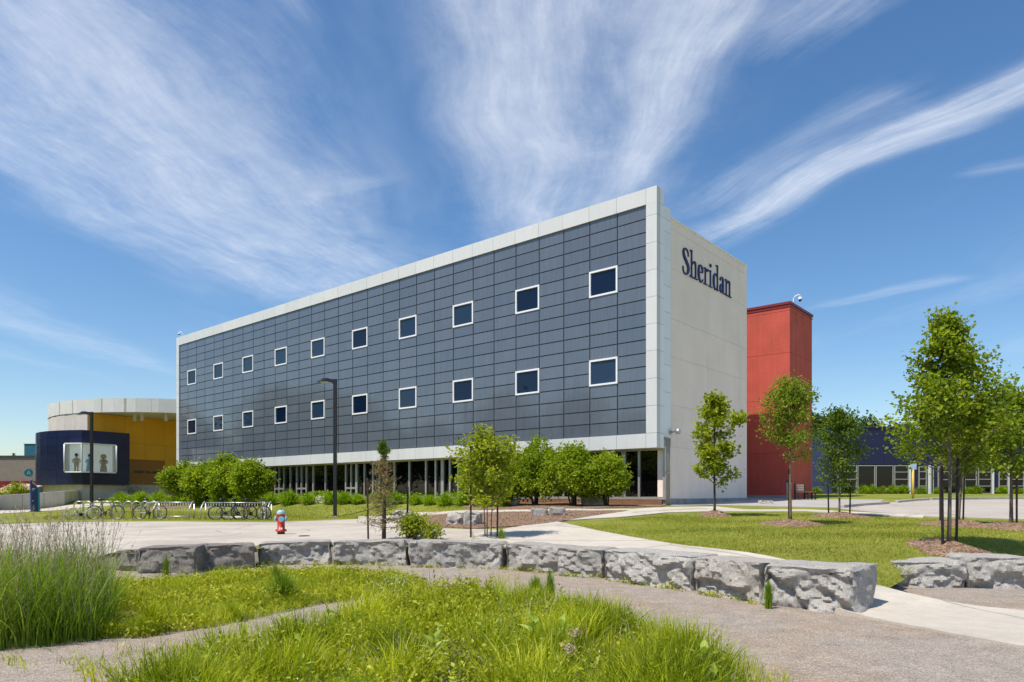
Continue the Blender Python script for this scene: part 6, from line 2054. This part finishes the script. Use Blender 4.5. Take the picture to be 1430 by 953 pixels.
# sparse weeds along the foot of the wall and the gravel edge
fr_ = []
for (p, q) in _base[2:10]:
    t = (q - p); nn_ = Vector((p.x, p.y, 0)).normalized()
    for _ in range(26):
        u = rs.uniform(0, 1); o = p + t * u - nn_ * abs(rs.normal(0.03, 0.05)); s_ = rs.uniform(0.02, 0.06)
        for _ in range(9): fr_.append((o.x + rs.normal() * s_, o.y + rs.normal() * s_, abs(rs.normal()) * 0.045))
C = np.array(fr_); n = len(C)
V, T = leaf_cards(C, rs.uniform(0.025, 0.055, n), rs, wid=0.34)
tag(fast_mesh('wall_foot_weeds', V, T, rep(rs.uniform(0, 0.9, n), 4), MAT['weed']), kind='stuff')
EDGE = gpoly([(860, 890), (960, 935), (1080, 1000), (1140, 1000), (1100, 950), (980, 905), (880, 872)])
n = 900; XY = scatter(EDGE, n, rs); C = np.stack([XY[:, 0], XY[:, 1], gz(XY[:, 0], XY[:, 1])], 1)
h = rs.uniform(0.04, 0.22, n); V, T, m = blades(C, h, rs.uniform(0.004, 0.008, n), h * rs.uniform(0.1, 0.6, n), rs)
tag(fast_mesh('path_edge_weeds', V, T, rep(rs.uniform(0.2, 1, n), m), MAT['blade']), kind='stuff')


CREEP = gpoly([(0, 922), (150, 908), (300, 884), (440, 856), (470, 868), (330, 905), (200, 945), (40, 953)])
n = 2600; XY = scatter(CREEP, n, rs); cc = clumpy(XY, 5.0, 91); XY = XY[rs.uniform(0, 1, n) < np.clip(cc * 1.8 - 0.75, 0, 1)]; n = len(XY)
C = np.stack([XY[:, 0], XY[:, 1], gz(XY[:, 0], XY[:, 1]) + 0.004], 1)
h = rs.uniform(0.03, 0.13, n); V, T, m = blades(C, h, rs.uniform(0.005, 0.010, n), h * rs.uniform(0.2, 0.9, n), rs)
tag(fast_mesh('path_weeds', V, T, rep(rs.uniform(0.2, 1, n), m), MAT['blade']), kind='stuff')
# --- the tall grass thicket at the left, with pale seed heads
TALL = gpoly([(-260, 925), (-40, 912), (60, 905), (130, 898), (160, 880), (150, 850), (100, 838), (-60, 838), (-260, 850)])
rs = np.random.RandomState(8)
n = 15000; XY = scatter(TALL, n, rs); cc = clumpy(XY, 2.0, 6)
C = np.stack([XY[:, 0], XY[:, 1], gz(XY[:, 0], XY[:, 1])], 1)
edge = np.clip((-3.55 - XY[:, 0]) / 0.9, 0.35, 1)
h = rs.uniform(0.35, 1.22, n) * (0.75 + 0.35 * cc) * edge
V, T, m = blades(C, h, rs.uniform(0.007, 0.015, n), h * rs.uniform(0.1, 0.75, n), rs, 0.9, 4)
r = np.clip(0.6 * rs.uniform(0, 1, n) + 0.35 * cc, 0, 1)
tag(fast_mesh('tall_grass', V, T, rep(r, m), MAT['blade_tall']), kind='stuff')
n = 800; XY = scatter(TALL, n, rs); edge = np.clip((-3.45 - XY[:, 0]) / 0.9, 0.45, 1)
VV, TT, RR = [], [], []; off = 0
for i in range(n):
    x, y = XY[i]; H_ = rs.uniform(0.95, 1.42) * edge[i]; az = rs.uniform(0, 2 * PI); ln = rs.uniform(0.05, 0.35)
    tip = np.array([x + math.cos(az) * ln, y + math.sin(az) * ln, H_]); b0 = np.array([x, y, 0.3])
    s = np.array([0.0022, 0.001, 0]); md = (b0 + tip) / 2 - np.array([math.cos(az), math.sin(az), 0]) * ln * 0.12
    VV += [b0 - s, b0 + s, md - s, md + s, tip]; TT += [(off, off + 1, off + 3), (off, off + 3, off + 2), (off + 2, off + 3, off + 4)]; RR += [rs.uniform(0, .6)] * 5; off += 5
    d = tip - md; d /= np.linalg.norm(d)
    for j in range(13):
        t = rs.uniform(-0.26, 0.03); c0 = tip + d * t * 1.0; v = rs.normal(size=3) * 0.5 + d * 1.3; v /= np.linalg.norm(v); L = rs.uniform(0.02, 0.055) * (1.1 + t * 1.5)
        s2 = np.cross(v, rs.normal(size=3)); s2 /= np.linalg.norm(s2); s2 *= 0.0042
        VV += [c0 - s2, c0 + s2, c0 + v * L]; TT.append((off, off + 1, off + 2)); RR += [rs.uniform(0, 1)] * 3; off += 3
tag(fast_mesh('seed_heads', np.array(VV), np.array(TT), np.array(RR), MAT['seed']), kind='stuff')


# --- single grass tufts
def tuft(p, r, h, n, label, mat, seed, name='grass_tuft', cat='grass tuft', group=None, wid=(0.006, 0.012), spread=0.9, curl=0.8):
    rs = np.random.RandomState(seed)
    q = np.abs(rs.normal(0, 0.45, n)).clip(0, 1); an = rs.uniform(0, 2 * PI, n)
    C = np.stack([q * r * 0.5 * np.cos(an), q * r * 0.5 * np.sin(an), np.zeros(n) - 0.01], 1)
    hh = h * rs.uniform(0.55, 1.1, n) * (1 - 0.25 * q)
    az = an + rs.normal(0, 0.5, n)
    lean = r * spread * (0.25 + q) * rs.uniform(0.5, 1.1, n)
    w = rs.uniform(wid[0], wid[1], n)
    V, T, m = blades(C, hh, w, lean, rs, curl, 4)
    # turn each blade outwards: rebuild with given azimuth
    o = fast_mesh(name, V, T, rep(np.clip(rs.uniform(0, .75, n) + 0.25 * rs.uniform(), 0, 1), m), MAT[mat])
    o.location = p
    return tag(o, label, cat, group)


def gg(px, py): g = G(px, py); g.z = float(gz(g.x, g.y)); return g


tuft(gg(395, 838), 0.42, 0.50, 900, 'dense dark green grass tuft in front of the seat wall below the hydrant', 'blade_tall', 101)
tuft(gg(385, 815), 0.25, 0.42, 260, 'wispy grass tuft behind the dense one, rising in front of the seat wall', 'blade_tall', 102)
tuft(gg(212, 882), 0.38, 0.40, 520, 'arching grass tuft in the left bed beside the tall grass', 'blade', 103)
tuft(gg(325, 866), 0.34, 0.26, 420, 'low spiky grass tuft at the edge of the left bed', 'blade', 104)
tuft(gg(478, 815), 0.16, 0.22, 160, 'small thin grass tuft at the far side of the left bed', 'blade_tall', 105)
tuft(gg(748, 846), 0.34, 0.48, 700, 'upright sedge tuft at the far edge of the meadow, before the rounded wall block', 'blade_tuft', 106, spread=0.6)
tuft(gg(768, 842), 0.18, 0.55, 260, 'narrow taller sedge tuft beside the upright sedge at the meadow edge', 'blade_tuft', 107, spread=0.4)
tuft(gg(1073, 851), 0.09, 0.42, 420, 'pale grass tuft growing at the joint beside the biggest boulder', 'blade_tuft', 108, spread=0.7, wid=(0.008, 0.014))
tuft(gg(625, 792), 0.14, 0.22, 120, 'little weed tuft at the foot of the longest wall block', 'blade', 109)
tuft(gg(232, 803), 0.16, 0.48, 150, 'thin weed tuft in front of the streaked dark wall block', 'blade_tall', 110, spread=0.7)
tuft(gg(582, 788), 0.10, 0.5, 120, 'weed tuft squeezed in the joint left of the longest wall block', 'blade', 113, spread=0.5)
b = at(700, 16.6, z=0); b.z = float(U(b.x, b.y)); tuft(b, 0.20, 0.35, 160, 'green tuft at the foot of the right stake behind the wall', 'blade_tall', 111)
b = P(703, 708.5); tuft(b, 0.55, 0.75, 700, 'bright round grass clump on the mulch left of the small upright stone', 'blade_tuft', 112, 'ornamental_grass', 'grass clump', wid=(0.014, 0.026))


# --- milkweed plants
def milkweed(p, h, label, seed, nl=5):
    rg = random.Random(seed)
    r = thing('milkweed', label, 'plant', p, rg.uniform(0, 6), 'milkweed plants in the meadow')
    m = MB(); m.tube([(0, 0, -0.02), (0.005, 0, h * 0.5), (0, 0, h * 0.92)], [0.010, 0.008, 0.005], 6); m.build('stem', MAT['milk'], r)
    for k in range(nl * 2):
        lv = k // 2; z = h * (0.35 + 0.58 * lv / nl); an = (k % 2) * PI + lv * PI / 2 + rg.uniform(-.2, .2)
        L = rg.uniform(0.13, 0.19) * (1.1 - 0.35 * lv / nl); el = R(20 + 50 * lv / nl)
        d = Vector((math.cos(an) * math.cos(el), math.sin(an) * math.cos(el), math.sin(el))); s = Vector((-math.sin(an), math.cos(an), 0)); u = d.cross(s) * -1
        if u.z < 0: u = -u
        vs, fs = [], []
        for i in range(7):
            t = i / 6; w = 0.038 * math.sin(PI * min(1, t * 0.92 + 0.06)) ** 0.8 * (L / 0.16)
            c = Vector((0, 0, z)) + d * L * t - u * L * 0.30 * t * t
            vs += [c + s * w + u * w * 0.35, c, c - s * w + u * w * 0.35]
        for i in range(6):
            for j in (0, 1): fs.append((i * 3 + j, i * 3 + j + 1, (i + 1) * 3 + j + 1, (i + 1) * 3 + j))
        mm = MB(); mm.add(vs, fs, True, rg.uniform(0.2, 1)); mm.build('leaf', MAT['milk'], r)
    return r


milkweed(gg(606, 948), 0.42, 'milkweed with upright pale leaves low in the meadow, left of centre at the picture bottom', 1)
milkweed(gg(744, 925), 0.46, 'milkweed with broad pale leaves, left one of the close pair in the meadow', 2)
milkweed(gg(783, 930), 0.42, 'milkweed beside dry flower heads, right one of the close pair in the meadow', 3)
milkweed(gg(983, 972), 0.40, 'dark-stemmed milkweed near the right corner of the meadow', 4)
milkweed(gg(395, 885), 0.22, 'small milkweed at the left tip of the meadow beside the gravel', 5, 3)
# dry flower heads and tiny white flowers
rs = np.random.RandomState(12)
n = 700; XY = scatter(MEADOW, n, rs); C = np.stack([XY[:, 0], XY[:, 1], rs.uniform(0.16, 0.30, n)], 1)
V, T = leaf_cards(C, rs.uniform(0.008, 0.016, n), rs, wid=0.5); tag(fast_mesh('meadow_flowers', V, T, rep(rs.uniform(0, 1, n), 4), MAT['flower']), kind='stuff')
n = 260; c0 = [gg(560, 830), gg(535, 838), gg(548, 826)]; C = np.array([tuple(c0[i % 3] + Vector((rs.normal() * .16, rs.normal() * .12, rs.uniform(.05, .28)))) for i in range(n)])
V, T = leaf_cards(C, rs.uniform(0.010, 0.022, n), rs, wid=0.5); tag(fast_mesh('white_flowers', V, T, rep(rs.uniform(0, 1, n), 4), MAT['flower']), kind='stuff')
for k, (px, py, lab) in enumerate(((800, 912, 'dry brown flower head standing right of the milkweed pair'), (790, 940, 'dry pinkish flower head low beside the right milkweed of the pair'))):
    m = MB(); g = gg(px, py + 30); m.tube([(0, 0, 0), (0.01, 0, 0.20), (0.02, 0, 0.36)], 0.004, 5)
    o = thing('dry_flower', lab, 'plant', g); m.build('stem', MAT['seed'], o)
    n = 130; C = np.array([(0.02, 0, 0.36)]) + rs.normal(size=(n, 3)) * 0.028
    V, T = leaf_cards(C, rs.uniform(0.012, 0.028, n), rs, wid=0.35); fast_mesh('flower_head', V, T, rep(rs.uniform(0, 1, n), 4), MAT['seed'], o)

# --- lawn blades (short turf, standing on the lawn sheet)
LAWN_R = pxpoly([(766, 739.5), (850, 753), (950, 768), (1050, 785), (1150, 800), (1205, 812), (1245, 820), (1300, 786), (1430, 781), (1500, 781), (1500, 740), (1430, 729), (1290, 726), (1130, 718), (1000, 718), (930, 720), (850, 728)])
rs = np.random.RandomState(19)
n = 90000; XY = scatter(LAWN_R, n, rs); d = np.hypot(XY[:, 0], XY[:, 1]); XY = XY[rs.uniform(0, 1, n) < np.clip(14.0 / d, 0.3, 1)]; n = len(XY)
cc = clumpy(XY, 1.1, 31); bare = clumpy(XY, 2.6, 33)
keep = rs.uniform(0, 1, n) < 0.45 + 0.9 * bare; XY = XY[keep]; cc = cc[keep]; k_ = ~inside(WALL_PATH, XY[:, 0], XY[:, 1]); XY = XY[k_]; cc = cc[k_]; n = len(XY)
C = np.stack([XY[:, 0], XY[:, 1], U(XY[:, 0], XY[:, 1])], 1)
h = rs.uniform(0.025, 0.065, n); V, T, m = blades(C, h, rs.uniform(0.006, 0.013, n), h * rs.uniform(0.2, 1.1, n), rs, 0.5, 2)
tag(fast_mesh('lawn_grass', V, T, rep(np.clip(0.55 * rs.uniform(0, 1, n) + 0.5 * cc, 0, 1), m), MAT['blade_lawn']), kind='stuff')
LAWN_L = pxpoly([(395, 728), (470, 724.5), (590, 721), (650, 712), (640, 706.5), (500, 707), (400, 708), (180, 714), (60, 722), (60, 726), (230, 726.5)])
n = 30000; XY = scatter(LAWN_L, n, rs); C = np.stack([XY[:, 0], XY[:, 1], U(XY[:, 0], XY[:, 1])], 1)
h = rs.uniform(0.04, 0.10, n); V, T, m = blades(C, h, rs.uniform(0.012, 0.026, n), h * rs.uniform(0.2, 1.0, n), rs, 0.5, 2)
tag(fast_mesh('verge_grass', V, T, rep(np.clip(0.6 * rs.uniform(0, 1, n) + 0.4 * clumpy(XY, .5, 3), 0, 1), m), MAT['blade_lawn']), kind='stuff')
# scraps of bark lifting off the mulch
rs = np.random.RandomState(23)
n = 2600; XY = scatter(pxpoly([(548, 731), (610, 737), (665, 739.5), (735, 735), (800, 727), (860, 717), (830, 714.5), (740, 715.8), (640, 717.6), (585, 722)]), n, rs)
C = np.stack([XY[:, 0], XY[:, 1], U(XY[:, 0], XY[:, 1]) + 0.035], 1); V, T = leaf_cards(C, rs.uniform(0.03, 0.08, n), rs, wid=0.22, up=2.5)
tag(fast_mesh('mulch_chips', V, T, rep(rs.uniform(0, 1, n), 4), leaf_mat('mulch_chip', (0.06, 0.035, 0.022), (0.20, 0.125, 0.08), (0.36, 0.25, 0.17), 0.0, 0.9)), kind='stuff')

# --- ornamental grasses in the long bed before the facade
OG = [(168, 703, 'far left clump below the brown sign board'), (196, 703.5, 'clump below the right half of the brown sign board'), (222, 704, 'clump at the foot of the golden wall corner'), (252, 705, 'clump under the leftmost shrub tree'),
      (276, 706, 'clump between the first two shrub trees'), (306, 706, 'clump under the second shrub tree'), (330, 706, 'clump under the tallest far shrub tree'), (352, 706, 'clump under the rightmost far shrub tree'), (376, 706, 'clump behind the end of the crowded bike rack'),
      (404, 705, 'big solitary clump straight behind the hydrant'), (432, 704.5, 'clump touching the left side of the pinkish boulder'), (462, 704, 'clump half hidden by the near lamp post'), (482, 704, 'clump just right of the near lamp post'), (500, 704, 'clump left of the dying spruce'),
      (552, 704.5, 'clump right of the dying spruce trunk'), (580, 705, 'clump below the middle of the dark glazing, right of the spruce stake'), (600, 705.5, 'clump in the middle of the bed before the dark glazing'), (622, 706.5, 'clump left of the staked maple'), (646, 706.5, 'clump partly hidden by the staked maple leaves')]
for i, (px, py, lab) in enumerate(OG):
    b = P(px, py); k = px2m(b)
    sc = rg.uniform(0.8, 1.15) if i != 9 else 1.25
    tuft(b, 19 * k * sc, 19 * k * sc, 620, 'bright ornamental grass, ' + lab, 'blade_tuft', 200 + i, 'ornamental_grass', 'grass clump', 'ornamental grasses along the facade', wid=(0.03, 0.055), spread=1.0)
BG_ = [(1140, 'left of the small staked tree'), (1205, 'below the navy siding, first of five'), (1218, 'below the navy siding, second of five'), (1232, 'below the navy siding, third of five'), (1247, 'below the navy siding, fourth of five'), (1262, 'left of the sign post, last of five'),
       (1286, 'right of the sign post'), (1310, 'left of the tallest maple trunk'), (1352, 'between the lawn maples'), (1364, 'before the wide windows between the maples'), (1399, 'left of the dense maple trunk'), (1422, 'at the right edge of the picture')]
for i, (px, lab) in enumerate(BG_):
    b = at(px, 53.4, z=0); b.z = float(U(b.x, b.y)); k = px2m(b)
    tuft(b, 13 * k * rg.uniform(0.8, 1.2), 12 * k * rg.uniform(0.8, 1.25), 420, 'green grass clump before the blue building, ' + lab, 'blade_tuft' if i % 3 else 'blade_tall', 250 + i, 'ornamental_grass', 'grass clump', 'grass clumps before the blue building', wid=(0.04, 0.07), spread=1.0)
# grey-green perennials behind them
PG = [(188, 699, 'behind the far left grass clumps'), (236, 699.5, 'left of the far shrub trees'), (268, 700, 'under the leftmost far shrub tree'), (362, 700, 'right of the far shrub trees'), (415, 700, 'behind the big solitary grass clump'), (455, 699.5, 'beside the near lamp post'),
      (489, 699.5, 'right of the near lamp post before the door'), (509, 699.5, 'left of the dying spruce'), (585, 700, 'before the middle of the dark glazing'), (612, 700.5, 'tall mass left of the staked maple'), (636, 701, 'behind the staked maple')]
for i, (px, py, lab) in enumerate(PG):
    b = P(px, py); k = px2m(b)
    shrub(b, 19 * k, 0.7, 23 * k * rg.uniform(0.8, 1.2), 0.1, 'grey-green perennial ' + lab, 'plant', 'leaf_grey', 700, 0.13, 300 + i, 'grey-green perennials along the facade', 4, 'perennial', wid=0.16, lumps=5)

# low green filler between the clumps
BEDP = pxpoly([(150, 707), (230, 708), (330, 707), (450, 704.5), (560, 704.5), (655, 706), (655, 702), (560, 699.5), (400, 698.5), (250, 699), (170, 701)])
rs = np.random.RandomState(61)
n = 40000; XY = scatter(BEDP, n, rs); cc = clumpy(XY, 1.2, 62)
C = np.stack([XY[:, 0], XY[:, 1], U(XY[:, 0], XY[:, 1]) + rs.uniform(0.02, 0.50, n) * (0.45 + cc)], 1)
V, T = leaf_cards(C, rs.uniform(0.08, 0.17, n), rs, wid=0.25)
tag(fast_mesh('bed_ground_cover', V, T, rep(np.clip(rs.uniform(0.0, 0.7, n) + 0.3 * cc, 0, 1), 4), MAT['blade_tuft']), kind='stuff')
BEDR = pxpoly([(690, 703), (760, 702.5), (850, 702), (880, 701.5), (870, 699.5), (770, 699), (700, 700.5)])
n = 2200; XY = scatter(BEDR, n, rs); C = np.stack([XY[:, 0], XY[:, 1], U(XY[:, 0], XY[:, 1]) + rs.uniform(0.03, 0.25, n)], 1)
V, T = leaf_cards(C, rs.uniform(0.06, 0.12, n), rs, wid=0.3)
tag(fast_mesh('shrub_undergrowth', V, T, rep(rs.uniform(0, 0.6, n), 4), MAT['leaf_dark']), kind='stuff')

# ------------------------------------------------------------------ what the dark glass reflects: trees and a pale hall outside the picture
rgm = random.Random(77)
proto_t = None
for i in range(17):
    y = -6 + i * 5.2; x = -64 - 7 * (i % 2) + rgm.uniform(-2, 2) - max(0, y - 50) * 0.25
    if proto_t is None:
        proto_t = tree('campus_tree', 'tall tree across the court, seen only mirrored in the dark glazing', 'tree', (x, y, 0.4), 12.5, 1.2, [(0, 3.0), (.3, 4.2), (.6, 4.0), (.85, 2.6), (1, .8)], 30, 6000, 0.62, MAT['leaf_far'], MAT['bark_dark'], 0.25, 400, 'trees mirrored in the glass', clus=0.8)
    else:
        s_ = rgm.uniform(0.75, 1.2); dup(proto_t, (x, y, 0.4), rgm.uniform(0, 6), None, s_)
